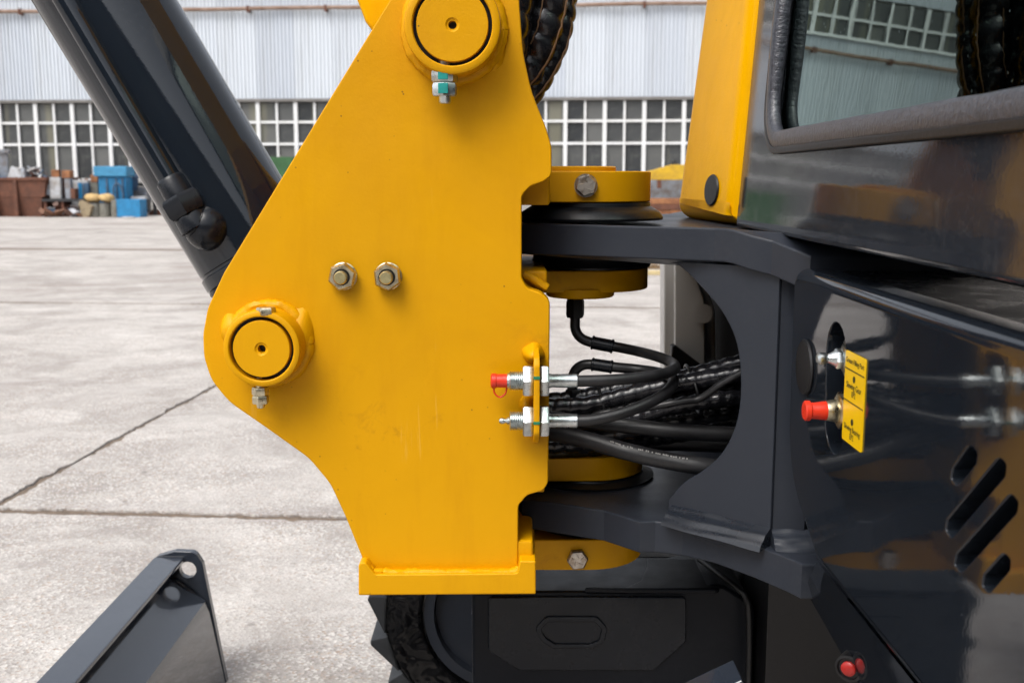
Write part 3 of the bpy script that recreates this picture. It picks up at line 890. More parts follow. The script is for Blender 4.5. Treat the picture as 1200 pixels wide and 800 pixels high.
k.lathe([(0.026, 0), (0.024, 0.05)], ec, (0.05, 1, 0.1), 28); sub(k, 'elbow_fitting', M['dark_semi'], cyl)
# weld spatter bead at barrel foot
bead([start + ax*(Lb+0.026) + (Vector((0,-1,0))*math.cos(a) + ax.cross(Vector((0,-1,0)))*math.sin(a))*(RC-0.004) for a in [i*2*math.pi/30 for i in range(31)]], 0.006, 'weld_bead', cyl, M['dark_semi'])

# ---- sleeve-wrapped hose loop behind the top of the post
def sleeve(pts, r, name, pitch, parent=ex, mat=None, depth=0.22, step=0.003, n=18, label=None):
    ph = random.uniform(0, 6)
    def rad(s, tot, a):
        c = abs(math.sin(s*math.pi/pitch + a*0.5 + 0.8*noise.noise(Vector((s*14, ph, 0)))))
        return r*(1-depth*(1-c**0.45)) * (1 + 0.05*noise.noise(Vector((s*40, math.cos(a)*1.2+ph, math.sin(a)*1.2))))
    mb = MB(); mb.tube(pts, rad, n, step)
    return mb.build(name, mat or M['sleeve'], parent, True, 60, label)
def Q(lst): return [P(*p) for p in lst]
s1 = sleeve(Q([(700,-420,1.420),(680,-250,1.420),(658,-110,1.420),(647,-25,1.420),(633,45,1.420),(608,105,1.430),(570,160,1.440)]), 0.0275, 'hose_sleeve', 0.030, label='thick black ribbed hose sleeve curling behind the post')
s2 = sleeve(Q([(770,-420,1.460),(720,-230,1.450),(686,-110,1.440),(666,-20,1.435),(660,25,1.430),(648,65,1.425),(622,112,1.425),(575,165,1.430)]), 0.0155, 'hose_sleeve', 0.022)
s3 = sleeve(Q([(650,-420,1.400),(636,-200,1.400),(622,-70,1.400),(616,0,1.400),(607,60,1.400),(590,110,1.400)]), 0.0145, 'hose_sleeve', 0.026)
s4 = sleeve(Q([(640,-420,1.500),(640,-200,1.500),(634,-70,1.500),(628,0,1.500),(622,50,1.490),(600,130,1.490)]), 0.024, 'hose_sleeve', 0.026)
s5 = sleeve(Q([(560,-420,1.410),(585,-230,1.400),(602,-110,1.390),(606,-20,1.380),(596,60,1.380)]), 0.022, 'hose_sleeve', 0.028)
def seam(pts, parent, r=0.0013):
    out = [Vector(p) + Vector((0.0018*noise.noise(Vector((i*0.9, 1.7, 0))), 0, 0.001*noise.noise(Vector((i*0.7, 5.1, 0))))) for i, p in enumerate(spline(Q(pts), 0.006))]
    mb = MB(); mb.tube(out, r, 8, 0.004, sub=False); return sub(mb, 'seam_piping', M['tan'], parent)
seam([(690,-300,1.405),(674,-90,1.405),(663,8,1.403),(651,50,1.401),(637,80,1.402),(619,102,1.405),(600,125,1.410)], s1)
seam([(715,-250,1.442),(687,-70,1.428),(670,10,1.422),(667,45,1.418),(655,75,1.414),(630,112,1.412),(600,140,1.415)], s2)
seam([(665,-250,1.405),(648,-70,1.397),(637,0,1.394),(630,30,1.393),(622,52,1.394)], s1, 0.0009)

# ---- swing bracket of the machine frame: two thick arms and a web with an opening
up_edge = [(600,255,1.355),(700,257,1.298),(765,261,1.258),(782,260,1.250),(800,260,1.240),(820,260.5,1.230),(838,261.5,1.220),(850,263,1.210),(861,265.5,1.200),(880,270,1.185),(905,279,1.170),(926,288.5,1.150),(950,300,1.128)]
zU = CAMH - 0.0548
near_u = [P(*p) for p in up_edge]
def arm(edge, z_top, th, name, label, bend=False):
    pts = [Vector((p.x, p.y)) for p in edge]
    xe = pts[-1].x + 0.25
    ymax = 2*AY - pts[0].y
    full = pts + [Vector((xe, pts[-1].y)), Vector((xe, 1.90)), Vector((0.29, 1.85)), Vector((0.25, 1.72)), Vector((0.17, 1.66)), Vector((AX-0.05, 1.59)), Vector((AX-0.095, AY+0.06)), Vector((AX-0.108, AY-0.04))]
    y_b = 1.205; z_end = edge[-1].z if bend else z_top
    def fn(u, v, w):
        dz = max(0.0, y_b - v)/(y_b - pts[-1].y)*(z_top - z_end) if bend else 0.0
        return Vector((u, v, z_top - w - dz))
    mb = MB(); mb.plate([full], fn, th, 0.0022, 3)
    return sub(mb, name, M['dark_satin'], swing, 9, True, label)
# web first (the part itself)
W0, W1 = Vector((0.168, 1.288)), Vector((0.2925, 1.172))
wd = (W1 - W0).normalized(); wnrm = Vector((-wd.y, wd.x))
if wnrm.y > 0: wnrm = -wnrm
def web_uv(px_, py_):
    q = on_plane(px_, py_, Vector((W0.x, W0.y, 0)), Vector((wnrm.x, wnrm.y, 0)))
    return Vector(((Vector((q.x, q.y)) - W0).dot(wd), q.z))
cut = [(772,297),(788,306),(806,320),(826,341),(845,364),(858,388),(865,412),(867.5,440),(867,470),(862,497),(853,519),(840,537),(822,552),(800,566),(783,585)]
cut = [web_uv(*p) for p in cut]
sm = spline([(p.x, p.y, 0) for p in cut], 0.008)
Lw = (W1 - W0).length
zTopW = zU - 0.041; zBotW = P(750, 611, 1.258).z - 0.015
outl = [Vector((p.x, p.y)) for p in sm] + [Vector((sm[-1].x, zBotW)), Vector((Lw + 0.003, zBotW)), Vector((Lw + 0.003, zTopW)), Vector((sm[0].x, zTopW))]
clean = [outl[0]]
for p in outl[1:]:
    if (p - clean[-1]).length > 0.002: clean.append(p)
k = MB(); k.plate([clean], lambda u, v, w: Vector((W0.x + wd.x*u - wnrm.x*w, W0.y + wd.y*u - wnrm.y*w, v)), 0.028, 0.0018, 3)
k.add([(W1.x+0.001, W1.y+0.002, zBotW), (W1.x+0.04, W1.y-0.004, zBotW), (W1.x+0.04, W1.y-0.004, zTopW), (W1.x+0.001, W1.y+0.002, zTopW)], [(0,1,2,3)])
swing = k.build('swing_bracket', M['dark_satin'], ex, True, 30, 'dark grey forked frame bracket holding the yellow post')
arm(near_u, zU, 0.0385, 'upper_arm', None, True)
lo_edge = [(612,584),(660,590.5),(708,598),(750,611),(768,610.5),(800,614),(828,619.5),(844,624),(885,638),(925,654),(940,661)]
zL = P(750, 611, 1.258).z
near_l = [on_plane(p[0], p[1], Vector((0,0,zL)), Vector((0,0,1))) for p in lo_edge]
arm(near_l, zL, 0.040, 'lower_arm', None)
# seals between arms and rings
def cone(rt, rb_, zt_, zb_, name='seal_ring'):
    mb = MB(); h = zt_ - zb_
    mb.lathe([(rb_, 0), (rb_+0.001, 0.003), (rb_*0.97, h*0.42), ((rt+rb_)/2*0.98, h*0.62), (rt*1.01, h*0.78), (rt, h)], (AX, AY, zb_), (0,0,1), 64)
    return sub(mb, name, M['seal_black'], swing)
cone(0.081, 0.098, zr(238.2), zU+0.0005)
cone(0.0785, 0.082, zU-0.0390, zr(317.0))
cone(0.0775, 0.092, zr(565.5), zL+0.0005)
cone(0.070, 0.078, zL-0.0405, zr(631))
# weld along the web foot, glossy
def fillet_weld(a, b, out, leg, name='weld_bead', mat='weld_gloss'):
    a, b, out = Vector(a), Vector(b), Vector(out).normalized(); mb = MB(); n, m = 30, 16; al = (b-a)
    for i in range(n+1):
        t = i/n; p = a + al*t
        for j in range(m+1):
            q = j/m; w_ = 1 + 0.07*noise.noise(Vector((t*3.0, 2.0, 1.3)))
            h_ = leg*(1-q)*w_; o_ = leg*1.15*q*w_
            sag = 0.10*leg*math.sin(math.pi*q) + 0.0012*noise.noise(Vector((t*2.2, q*6, 7.7))) + 0.0007*math.sin(q*15+t*2)
            mb.v.append(tuple(p + Vector((0,0,1))*(h_ + sag) + out*(o_ + sag*0.6)))
    for i in range(n):
        for j in range(m):
            k_ = i*(m+1)+j; mb.f.append((k_, k_+1, k_+m+2, k_+m+1))
    for i_ in (0, n):
        mb.v.append(tuple(a + al*(i_/n))); mb.f.append(tuple([len(mb.v)-1] + [i_*(m+1)+j for j in range(m+1)]))
    return sub(mb, name, M[mat], swing, 60)
M['weld_gloss'] = dark_paint('glossy_weld_paint', (0.012, 0.015, 0.021), 0.24, 0.0, 0.0, 0.05, 1.5, 0.03)
u0_ = web_uv(788, 585).x
fillet_weld((W0.x+wd.x*u0_, W0.y+wd.y*u0_, zL), (W0.x+wd.x*(Lw+0.003), W0.y+wd.y*(Lw+0.003), zL), (wnrm.x, wnrm.y, 0), 0.021)
fillet_weld((W1.x+0.004, W1.y+0.002, zL), (W1.x+0.05, W1.y-0.004, zL), (0, -1, 0), 0.020, mat='dark_satin')
# frame behind the web and the panel
k = MB(); k.box((0.375, 0.42, zBotW), (0.392, 1.13, zTopW)); k.box((0.393, 0.42, zBotW-0.03), (1.7, 1.95, zBotW-0.001))
k.box((0.37, 0.42, zU-0.075), (0.75, 1.15, zU-0.070))
plat = k.build('slew_platform', M['dark_semi'], ex, False)
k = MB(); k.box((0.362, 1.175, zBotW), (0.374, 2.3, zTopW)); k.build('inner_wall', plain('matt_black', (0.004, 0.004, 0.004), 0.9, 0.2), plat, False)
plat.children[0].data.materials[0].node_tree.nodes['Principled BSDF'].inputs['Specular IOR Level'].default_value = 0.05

# ---- hoses in the opening
def hose(pts, r, name='hydraulic_hose', mat=None, label=None, step=0.004):
    mb = MB(); mb.tube(Q(pts), r, 14, step); return mb.build(name, mat or M['rubber'], ex, True, 60, label)
def ferrule(hz, a, b, r):
    a, b = P(*a), P(*b); axx = (b-a); L = axx.length
    mb = MB(); mb.lathe([(r*0.88, 0), (r*1.06, 0.001), (r*1.06, 0.003), (r*0.95, 0.0035), (r*0.95, L-0.0035), (r*1.06, L-0.003), (r*1.06, L-0.001), (r*0.88, L)], a, axx, 20)
    return sub(mb, 'hose_ferrule', M['dark_semi'], hz)
def hnut(hz, c, axx, r, h, rot=0.3):
    mb = MB(); mb.hexa(P(*c), axx, r, h, rot); return sub(mb, 'hex_nut', M['black'], hz)
h1 = hose([(674,340,1.43),(674,372,1.43),(674.5,386,1.43),(681,396,1.427),(696,402,1.425),(720,406,1.42),(745,411,1.40),(768,417,1.36),(786,424,1.33),(791,431,1.29),(780,437,1.26),(760,441,1.24),(720,445,1.225),(676,446.5,1.222)], 0.0068, label='thin black grease hose bent back to the upper coupling')
ferrule(h1, (693,401,1.4255), (719,406,1.4205), 0.0092); hnut(h1, (674,372,1.43), (0,0,1), 0.0130, 0.026)
h2 = hose([(671,468,1.40),(671,450,1.40),(673,436,1.40),(682,428,1.398),(696,427,1.395),(720,430,1.39),(750,433,1.385),(775,437,1.36),(789,444,1.31),(784,456,1.27),(768,468,1.245),(735,482,1.228),(700,491,1.222),(676,493,1.222)], 0.0068, label='thin black grease hose bent back to the lower coupling')
ferrule(h2, (693,426.5,1.3955), (718,430,1.3905), 0.0086); hnut(h2, (672,466,1.40), (0,0,1), 0.0118, 0.012)
mb = MB(); mb.bbox((P(664,0,1.38).x, 1.379, zpx(464,1.38)), (P(681,0,1.38).x, 1.384, zpx(456,1.38)), 0.001)
for (pts, r, pit) in (
    ([(600,470,1.40),(660,468,1.40),(700,461,1.40),(740,452,1.395),(780,446,1.38),(825,436,1.36),(870,424,1.34),(900,418,1.34)], 0.0112, 0.021),
    ([(600,478,1.36),(650,476,1.36),(690,474,1.36),(730,464,1.36),(775,453,1.355),(830,443,1.345),(875,436,1.33),(900,434,1.33)], 0.0118, 0.024),
    ([(600,498,1.42),(680,492,1.42),(740,478,1.41),(800,462,1.39),(850,455,1.37),(900,450,1.36)], 0.0130, 0.022),
    ([(600,484,1.39),(680,482,1.385),(740,490,1.37),(790,476,1.35),(840,468,1.34),(900,462,1.34)], 0.0105, 0.020),
    ([(600,512,1.42),(700,510,1.43),(780,492,1.41),(840,482,1.40),(900,476,1.40)], 0.0150, 0.026),
    ([(600,525,1.40),(660,520,1.40),(700,524,1.42),(760,512,1.45),(840,505,1.45),(900,500,1.45)], 0.0135, 0.024)):
    sleeve(Q(pts), r, 'hose_sleeve', pit*0.8, depth=0.20, n=16)
h3 = hose([(600,500,1.36),(650,507,1.345),(690,516,1.325),(735,529,1.30),(785,540,1.285),(830,547,1.28),(880,552,1.30)], 0.0112, label='smooth black hydraulic hose with a line of white print')
h4 = hose([(600,486,1.38),(670,492,1.37),(720,497,1.355),(780,504,1.34),(840,508,1.34),(900,510,1.35)], 0.0105)
h5 = hose([(600,530,1.46),(700,522,1.47),(780,518,1.46),(850,520,1.44),(900,522,1.44)], 0.0125)
h6 = hose([(600,512,1.47),(700,502,1.49),(780,500,1.48),(850,495,1.46),(900,495,1.45)], 0.0130)
h7 = hose([(645,483,1.33),(668,486,1.325),(692,491,1.32)], 0.0022, 'cable')
h8 = hose([(690,492,1.34),(705,484,1.335),(750,479,1.325),(800,470,1.32),(820,467,1.32),(845,450,1.31),(870,436,1.30)], 0.0045, 'cable')
for (cx_, cy_, d_, r_) in ((706, 474, 1.385, 0.030), (812, 456, 1.375, 0.034)):
    c_ = P(cx_, cy_, d_); dirv = (P(cx_+30, cy_-8, d_) - P(cx_-30, cy_+8, d_)).normalized()
    e1 = dirv.cross(Vector((0,1,0))).normalized(); e2 = dirv.cross(e1).normalized()
    mb = MB(); mb.tube([c_ + e1*(r_*0.95*math.cos(a)) + e2*(r_*1.2*math.sin(a)) for a in [i*2*math.pi/28 for i in range(29)]], 0.0022, 8, 0.006)
    mb.build('cable_tie', M['black'], ex, True, 60)
# small white print along the hose
mb = MB(); pr = spline(Q([(715,517.5,1.3005),(735,524,1.288),(785,535,1.273),(806,538.5,1.270)]), 0.0021)
for i, p in enumerate(pr[:-1]):
    if i % 9 in (3, 8) or random.random() < 0.15: continue
    q = pr[i+1]; up = Vector((0,-0.3,0.95))*random.uniform(0.0010, 0.0019)
    a = p + (q-p)*0.1; b = p + (q-p)*0.75; off = Vector((0,-0.0012,0.001))
    mb.add([a+off, b+off, b+off+up, a+off+up, a+off*0.2, b+off*0.2, b+off*0.2+up, a+off*0.2+up], [(0,1,2,3),(4,5,6,7)])
sub(mb, 'hose_print', M['white_print'], h3)

# ---- grey panel on the far side, seen through the opening
k = MB(); o = px2([(778,308,2),(812,308,10),(826,332,30),(838,362,30),(839,450,2),(778,450,2)], 1.80)
k.plate([o], XZ(1.80), 0.05, 0.003, 3)
fp = k.build('far_side_cover', M['grey_panel'], ex, True, 38, 'light grey cover panel seen through the bracket opening')
k = MB(); o = px2([(790.5,308,2),(806,308,8),(818,330,20),(826,352,20),(827,450,2),(790.5,450,2)], 1.787)
k.plate([o], XZ(1.788), 0.010, 0.003, 3); sub(k, 'raised_face', M['grey_panel'], fp)
k = MB(); o = px2([(786,404,2),(790,403,2),(826,430,2),(826,452,2),(781,452,2)], 1.775); k.plate([o], XZ(1.76), 0.025, 0.003, 2); sub(k, 'gusset', M['black'], fp)
k = MB(); k.lathe([(0.0005, 0), (0.016, 0.0005), (0.017, 0.003)], P(823,367,1.786), (0,-1,0), 24); sub(k, 'plug', M['grey_panel'], fp)

# ---- cab: raked front face with window
RK = math.tan(R(4.0)); XF = 0.30; ZC = CAMH - 0.0624
cab_n = Vector((-math.cos(R(4)), 0, math.sin(R(4)))); cab_p = Vector((XF, 1.0, ZC))
cab_u = Vector((0, 1, 0)); cab_v = Vector((math.sin(R(4)), 0, math.cos(R(4))))
def cabfn(u, v, w): return Vector((XF, 0, ZC)) + cab_u*u + cab_v*v - cab_n*w
def cab_uv(px_, py_):
    q = on_plane(px_, py_, cab_p, cab_n) - Vector((XF, 0, ZC)); return q.dot(cab_u), q.dot(cab_v)
HC = 1.15; y_far = 1.438; y_near = 0.40
wz = cab_uv(905, 178)[1]; wy = cab_uv(893, 100)[0]
wz_in = cab_uv(921, 151)[1]; wy_in = cab_uv(921, 100)[0]
zc_, yc_ = (wz+wz_in)/2, (wy+wy_in)/2
win = fillet([(yc_-0.004, zc_+0.004, 0.030), (y_near+0.06, zc_+0.004, 0.03), (y_near+0.06, HC-0.12, 0.05), (yc_-0.004, HC-0.12, 0.05)], 8)
outer = fillet([(y_far, 0, 0.004), (y_near, 0, 0.02), (y_near, HC, 0.08), (y_far, HC, 0.08)], 6)
k = MB(); k.plate([outer, win], cabfn, 0.035, 0.005, 4)
for (lo, hi) in (((0.40, y_near+0.01, ZC+0.02), (1.35, y_near+0.03, ZC+HC-0.03)), ((0.40, y_far-0.03, ZC+0.02), (1.35, y_far-0.01, ZC+HC-0.03)),
                 ((1.33, y_near+0.031, ZC+0.02), (1.35, y_far-0.031, ZC+HC-0.03)), ((0.42, y_near+0.031, ZC+HC-0.06), (1.329, y_far-0.031, ZC+HC-0.03)), ((0.36, y_near+0.031, ZC+0.012), (1.329, y_far-0.031, ZC+0.019))):
    k.box(lo, hi)
cab = k.build('cab', M['cab_paint'], ex, True, 38, 'dark grey cab front with rain-spotted paint')
k = MB(); gl = fillet([(yc_+0.004, zc_-0.006, 0.03), (y_near+0.05, zc_-0.006, 0.03), (y_near+0.05, HC-0.11, 0.05), (yc_+0.004, HC-0.11, 0.05)], 8)
k.plate([gl], lambda u, v, w: cabfn(u, v, w+0.012), 0.005, 0.0, 1); sub(k, 'window_glass', M['glass'], cab)
k = MB(); frit_in = offset(gl if area2(gl) > 0 else list(reversed(gl)), 0.030)
k.plate([gl, frit_in], lambda u, v, w: cabfn(u, v, w+0.0185), 0.003, 0.0, 1); sub(k, 'glass_border', M['black'], cab)
cl = fillet([(yc_, zc_, 0.060), (y_near+0.055, zc_, 0.060), (y_near+0.055, HC-0.115, 0.06), (yc_, HC-0.115, 0.06)], 10)
path = [cabfn(p.x, p.y, 0.002) for p in cl]; path.append(path[0])
dense = []
for a, b in zip(path[:-1], path[1:]):
    n = max(1, int((b-a).length/0.006)); dense += [a.lerp(b, i/n) for i in range(n)]
k = MB(); st = 0; N = len(dense); sec = 12; sw = abs(wz_in-wz)*0.5
for i in range(N):
    p = dense[i]; t = (dense[(i+1) % N]-dense[i-1]).normalized(); sd = t.cross(cab_n).normalized()
    wob = 1 + 0.06*noise.noise(p*22)
    lump = 0.75 + 0.55*max(0, noise.noise(p*5.5 + Vector((3, 1, 0))))
    for j in range(sec):
        a = 2*math.pi*j/sec
        k.v.append(tuple(p + sd*(math.copysign(abs(math.cos(a))**0.75, math.cos(a))*sw*wob) + cab_n*(math.copysign(abs(math.sin(a))**0.7, math.sin(a))*0.0105*lump)))
for i in range(N):
    for j in range(sec):
        a, b = i*sec+j, i*sec+(j+1) % sec; c_, d_ = ((i+1) % N)*sec+(j+1) % sec, ((i+1) % N)*sec+j
        k.f.append((a, b, c_, d_))
sub(k, 'window_seal', M['seal'], cab, 60)
gap_shade = offset(cl if area2(cl) > 0 else list(reversed(cl)), -(sw+0.0035)); gap_shade_in = offset(cl if area2(cl) > 0 else list(reversed(cl)), -(sw-0.004))
k = MB(); k.plate([gap_shade, gap_shade_in], lambda u, v, w: cabfn(u, v, w-0.0055), 0.005, 0.001, 2); sub(k, 'seal_gap_shade', M['black'], cab)  # flat black strip standing in for the shadow gap along the seal
# dark interior: seat back and floor console inside the cab
k = MB(); k.bbox((0.75, 0.55, ZC+0.05), (0.90, 1.0, ZC+0.62), 0.04); sub(k, 'seat_back', M['black'], cab)

# ---- yellow corner cover beside the cab
cu = Vector((-0.245, 0.969, 0)).normalized(); cin = cab_v.cross(cu).normalized()
if cin.x < 0: cin = -cin
cb = Vector((XF, y_far+0.006, ZC+0.004))
def covfn(u, v, w): return cb + cu*u + cab_v*v + cin*w
def ycov(px_, py_):
    q = on_plane(px_, py_, cb, cin) - cb; return q.dot(cu), q.dot(cab_v)
a0 = ycov(790, 249); a1 = ycov(822, 0); b0_ = ycov(857, 262)
sl = (a1[0]-a0[0])/(a1[1]-a0[1])
pts = [(0.0, b0_[1]-0.002, 0.012), (a0[0], a0[1]-0.004, 0.022), (a0[0]+sl*0.75, 0.75, 0.05), (0.0, 0.75, 0.05)]
k = MB(); k.plate([fillet(pts, 8)], lambda u, v, w: covfn(u, v, w - 0.004), 0.22, 0.030, 8)
cov = k.build('corner_cover', M['yellow_gloss'], ex, True, 38, 'glossy yellow corner cover left of the cab')
c = covfn(*ycov(838, 222), -0.0045)
k = MB(); k.lathe([(0.0215, 0), (0.022, 0.001), (0.0205, 0.0028), (0.0002, 0.0030)], c, -cin, 32); sub(k, 'oval_plug', M['black'], cov)

# ---- lower side cover: glossy panel in the plane of the cab front, with slot, vents, plug
pn = Vector((-1, 0, 0)); pp = Vector((XF, 1, 1))
def pan(px_, py_):
    q = on_plane(px_, py_, pp, pn); return Vector((q.y, q.z))
def panfn(u, v, w): return Vector((XF + w, u, v))
zt_p = pan(1060, 355).y; yl = pan(925, 400).x; zb_p = pan(1000, 716).y
zt_p = (pan(930, 316).y + pan(1200, 392).y)/2; zb_p = (pan(955, 655).y + pan(1060, 800).y)/2
yb_l = pan(955, 655).x
outl = fillet([(yl, zt_p, 0.022), (0.40, zt_p, 0.02), (0.40, zb_p, 0.01), (yb_l, zb_p, 0.012), (yl-0.005, pan(928, 560).y, 0.10)], 8)
def obround(a, b, r, n=10):
    d = (b-a).normalized(); nn = Vector((-d.y, d.x)); o = []
    for i in range(n+1):
        t = -math.pi/2 + math.pi*i/n; o.append(b + d*(math.cos(t)*r) + nn*(math.sin(t)*r))
    for i in range(n+1):
        t = math.pi/2 + math.pi*i/n; o.append(a + d*(math.cos(t)*r) + nn*(math.sin(t)*r))
    return o
slot_c0, slot_c1 = pan(979.5, 415), pan(977.5, 494)
sr = abs(pan(968, 450).x - pan(991, 450).x)/2
slots = [obround(slot_c0, slot_c1, sr)]
def vent(a, b, r): return obround(pan(*a), pan(*b), r, 8)
VP_ = [[(205,72),(235,112),(231,152),(150,252),(124,222),(131,178)], [(330,127),(359,163),(354,207),(124,476),(102,440),(108,398)], [(380,284),(410,322),(404,362),(164,623),(139,588),(146,545)], [(350,537),(377,568),(374,606),(284,709),(257,678),(263,634)]]
vents = []
for poly in VP_:
    o_ = fillet([(1080+x/3.636, 500+y/3.636, 5.0) for x, y in poly], 5)
    vents.append([pan(p.x, p.y) for p in o_])
k = MB(); k.plate([outl] + slots + vents, panfn, 0.034, 0.013, 7, True, 0.0014)
side = k.build('side_cover', M['dark_gloss'], ex, True, 38, 'glossy dark side cover mirroring the yellow post')
# inner ledge behind the rounded top edge
k = MB(); k.bbox((XF+0.0345, 0.405, zt_p-0.020), (XF+0.16, yl-0.012, zt_p-0.003), 0.002); sub(k, 'top_ledge', M['dark_semi'], side)
# cavity behind the openings
k = MB(); k.box((XF+0.032, pan(1200,600).x-0.05, pan(1160,700).y-0.03), (XF+0.070, pan(1100,600).x+0.03, pan(1130,510).y+0.02)); sub(k, 'vent_duct', M['black'], side)
k = MB(); k.box((XF+0.045, slot_c1.x-0.05, slot_c1.y-0.05), (XF+0.068, slot_c0.x+0.05, slot_c0.y+0.05)); sub(k, 'slot_back', M['black'], side)
c = pan(945, 430); k = MB(); k.lathe([(0.0282, 0.0002), (0.0288, 0.0018), (0.0272, 0.0038), (0.0245, 0.0034), (0.0002, 0.0038)], (XF, c.x, c.y), (-1,0,0), 40); sub(k, 'oval_plug', M['black'], side)
# grease nipple and capped coupling poking out of the slot
dn = 0.972; KS = 1.154
def xat(px_, py_): return P(px_, py_, dn)
c = xat(993, 420)
k = MB(); k.lathe([(0.01154, 0.00000), (0.01154, 0.03462)], c, (1,0,0), 20); k.hexa(c + Vector((0.00000,0,0)), (-1,0,0), 0.01292, 0.00519, 0.2); k.lathe([(0.01904, 0.00000), (0.01904, 0.00208)], c, (1,0,0), 28)
k.hexa(c + Vector((-0.00519,0,0)), (-1,0,0), 0.00946, 0.00635, 0.3); k.lathe([(0.00808, 0.01039), (0.00508, 0.01616), (0.00415, 0.01846), (0.00577, 0.02077), (0.00577, 0.02596), (0.00346, 0.02827)], c, (-1,0,0), 20); sub(k, 'grease_nipple', M['zinc'], side)
c = xat(985, 481)
k = MB(); k.lathe([(0.01131, 0.00000), (0.01131, 0.03462)], c, (1,0,0), 20); k.hexa(c + Vector((0.00346,0,0)), (-1,0,0), 0.01731, 0.00692, 0.2); k.lathe([(0.01016, 0.00346), (0.01062, 0.00577), (0.00923, 0.01385)], c, (-1,0,0), 20); sub(k, 'coupling_stem', M['brass_zinc'], side)
k = MB(); k.lathe([(0.00831, 0.00923), (0.00900, 0.01385), (0.00785, 0.02308), (0.00762, 0.02770), (0.00946, 0.02908), (0.00946, 0.03289), (0.00808, 0.03404)], c, (-1,0,0.0), 24); sub(k, 'dust_cap', M['red'], side)
# decal
tl, tr, br, bl = pan(993.5, 408.5), pan(1018, 424), pan(1008.5, 531), pan(987.5, 511)
yl0, yr0 = (tl.x+bl.x)/2, (tr.x+br.x)/2; zt0, zb0 = (tl.y+tr.y)/2, (bl.y+br.y)/2
k = MB(); k.plate([fillet([(yl0, zt0, 0.002), (yr0, zt0, 0.002), (yr0, zb0, 0.002), (yl0, zb0, 0.002)], 3)], lambda u, v, w: Vector((XF-0.0012+w, u, v)), 0.0011, 0.0, 1)
dec = sub(k, 'decal', M['decal'], side, 38, False, 'yellow grease point sticker')
hgt = zt0 - zb0; wid = yl0 - yr0
k = MB()
def dbox(fy0, fy1, fz0, fz1, mb=k): mb.box((XF-0.00150, yl0 - wid*fy1, zt0 - hgt*fz1), (XF-0.0013, yl0 - wid*fy0, zt0 - hgt*fz0))
dbox(0.0, 1.0, 0.185, 0.197); dbox(0.0, 1.0, 0.535, 0.547)
for fz in (0.275, 0.745):
    k.lathe([(0.0030, 0), (0.0030, 0.0003)], (XF-0.0013, yl0-wid*0.5, zt0-hgt*fz), (-1,0,0), 20)
sub(k, 'decal_lines', M['print'], side, 38, False)
def text(s, size, fz, fy=0.5):
    cu = bpy.data.curves.new('lettering', 'FONT'); cu.body = s; cu.size = size; cu.align_x = 'CENTER'; cu.align_y = 'CENTER'
    cu.extrude = 0.00006
    ob = bpy.data.objects.new('lettering', cu); COL.objects.link(ob)
    dg = bpy.context.evaluated_depsgraph_get(); me = bpy.data.meshes.new_from_object(ob.evaluated_get(dg))
    bpy.data.objects.remove(ob)
    MX = Matrix(((0,0,-1,XF-0.0014),(-1,0,0,yl0-wid*fy),(0,1,0,zt0-hgt*fz),(0,0,0,1)))
    me.transform(MX); me.materials.clear(); me.materials.append(M['print'])
    o = bpy.data.objects.new('lettering', me); return link(o, side)
text('Grease Filling Port', 0.0065, 0.095)
text('Slewing Gear', 0.0076, 0.365); text('EP2', 0.0072, 0.45)
text('Slewing Bearing', 0.0069, 0.83); text('EP2', 0.0072, 0.915)
# undercut strip below the panel with a red button
k = MB()
ua, ub = Vector((XF+0.003, yb_l+0.004, zb_p+0.001)), Vector((XF+0.003, 0.40, zb_p+0.001))
la, lb = P(943, 690, 1.15), P(1000, 790, 0.985); lb = la + (lb-la)*((0.40-la.y)/(lb.y-la.y))
k.add([ua, ub, lb, la, lb+Vector((0.4,0,0)), la+Vector((0.4,0,0))], [(0,1,2,3),(3,2,4,5)])
uc = sub(k, 'undercut', M['dark_gloss'], side, 30)
nrm = (ub-ua).cross(la-ua).normalized()
if nrm.x > 0: nrm = -nrm
cpt = on_plane(996, 782, ua.lerp(lb, 0.5), nrm) + nrm*0.0008
nrm = (nrm + Vector((0, -1.2, 0.25))).normalized()
k = MB(); k.lathe([(0.0135, -0.014), (0.0135, 0.002), (0.0110, 0.0026), (0.0100, 0.0005)], cpt, nrm, 28); k.lathe([(0.0102, 0.0004), (0.0102, 0.0006)], cpt, nrm, 20); sub(k, 'button_ring', M['black'], side)
k = MB(); k.lathe([(0.0072, 0.0), (0.0072, 0.003), (0.0055, 0.0045), (0.0003, 0.0050)], cpt, nrm, 20); sub(k, 'red_button', plain('dark_red_plastic', (0.40, 0.018, 0.014), 0.3, 0.2, 60), side)

# ---- lower frame below the bracket
zc1 = P(600, 693, 1.45).z
y_b = on_plane(700, 652, Vector((0,0,zc1)), Vector((0,0,1))).y
xl_, xr_ = P(553, 740, 1.45).x, P(884, 740, 1.45).x
prof_top = fillet([(xl_, zc1-0.55, 0.0), (xr_, zc1-0.55, 0.0), (xr_, zc1-0.02, 0.02), (xr_-0.05, zc1+0.012, 0.03), (P(815,0,1.45).x, zc1, 0.02), (xl_, zc1, 0.006)], 5)
k = MB(); k.plate([prof_top], XZ(1.45), max(0.12, y_b-1.45), 0.006, 4)
M['frame_black'] = dark_paint('frame_black_paint', (0.006, 0.0075, 0.011), 0.38, 0.0, 0.0, 0.10, 1.28, 0.06)
fr = k.build('lower_frame', M['frame_black'], ex, True, 30, 'dark frame box with pressed octagon below the post')
oct_ = px2([(572,699,6),(572,762,8),(609,785,6),(766,785,6),(804,751,8),(804,699,6)], 1.447)
oct_in = px2([(578,704,6),(578,759,8),(611,779,6),(763,779,6),(798,748,8),(798,704,6)], 1.447)
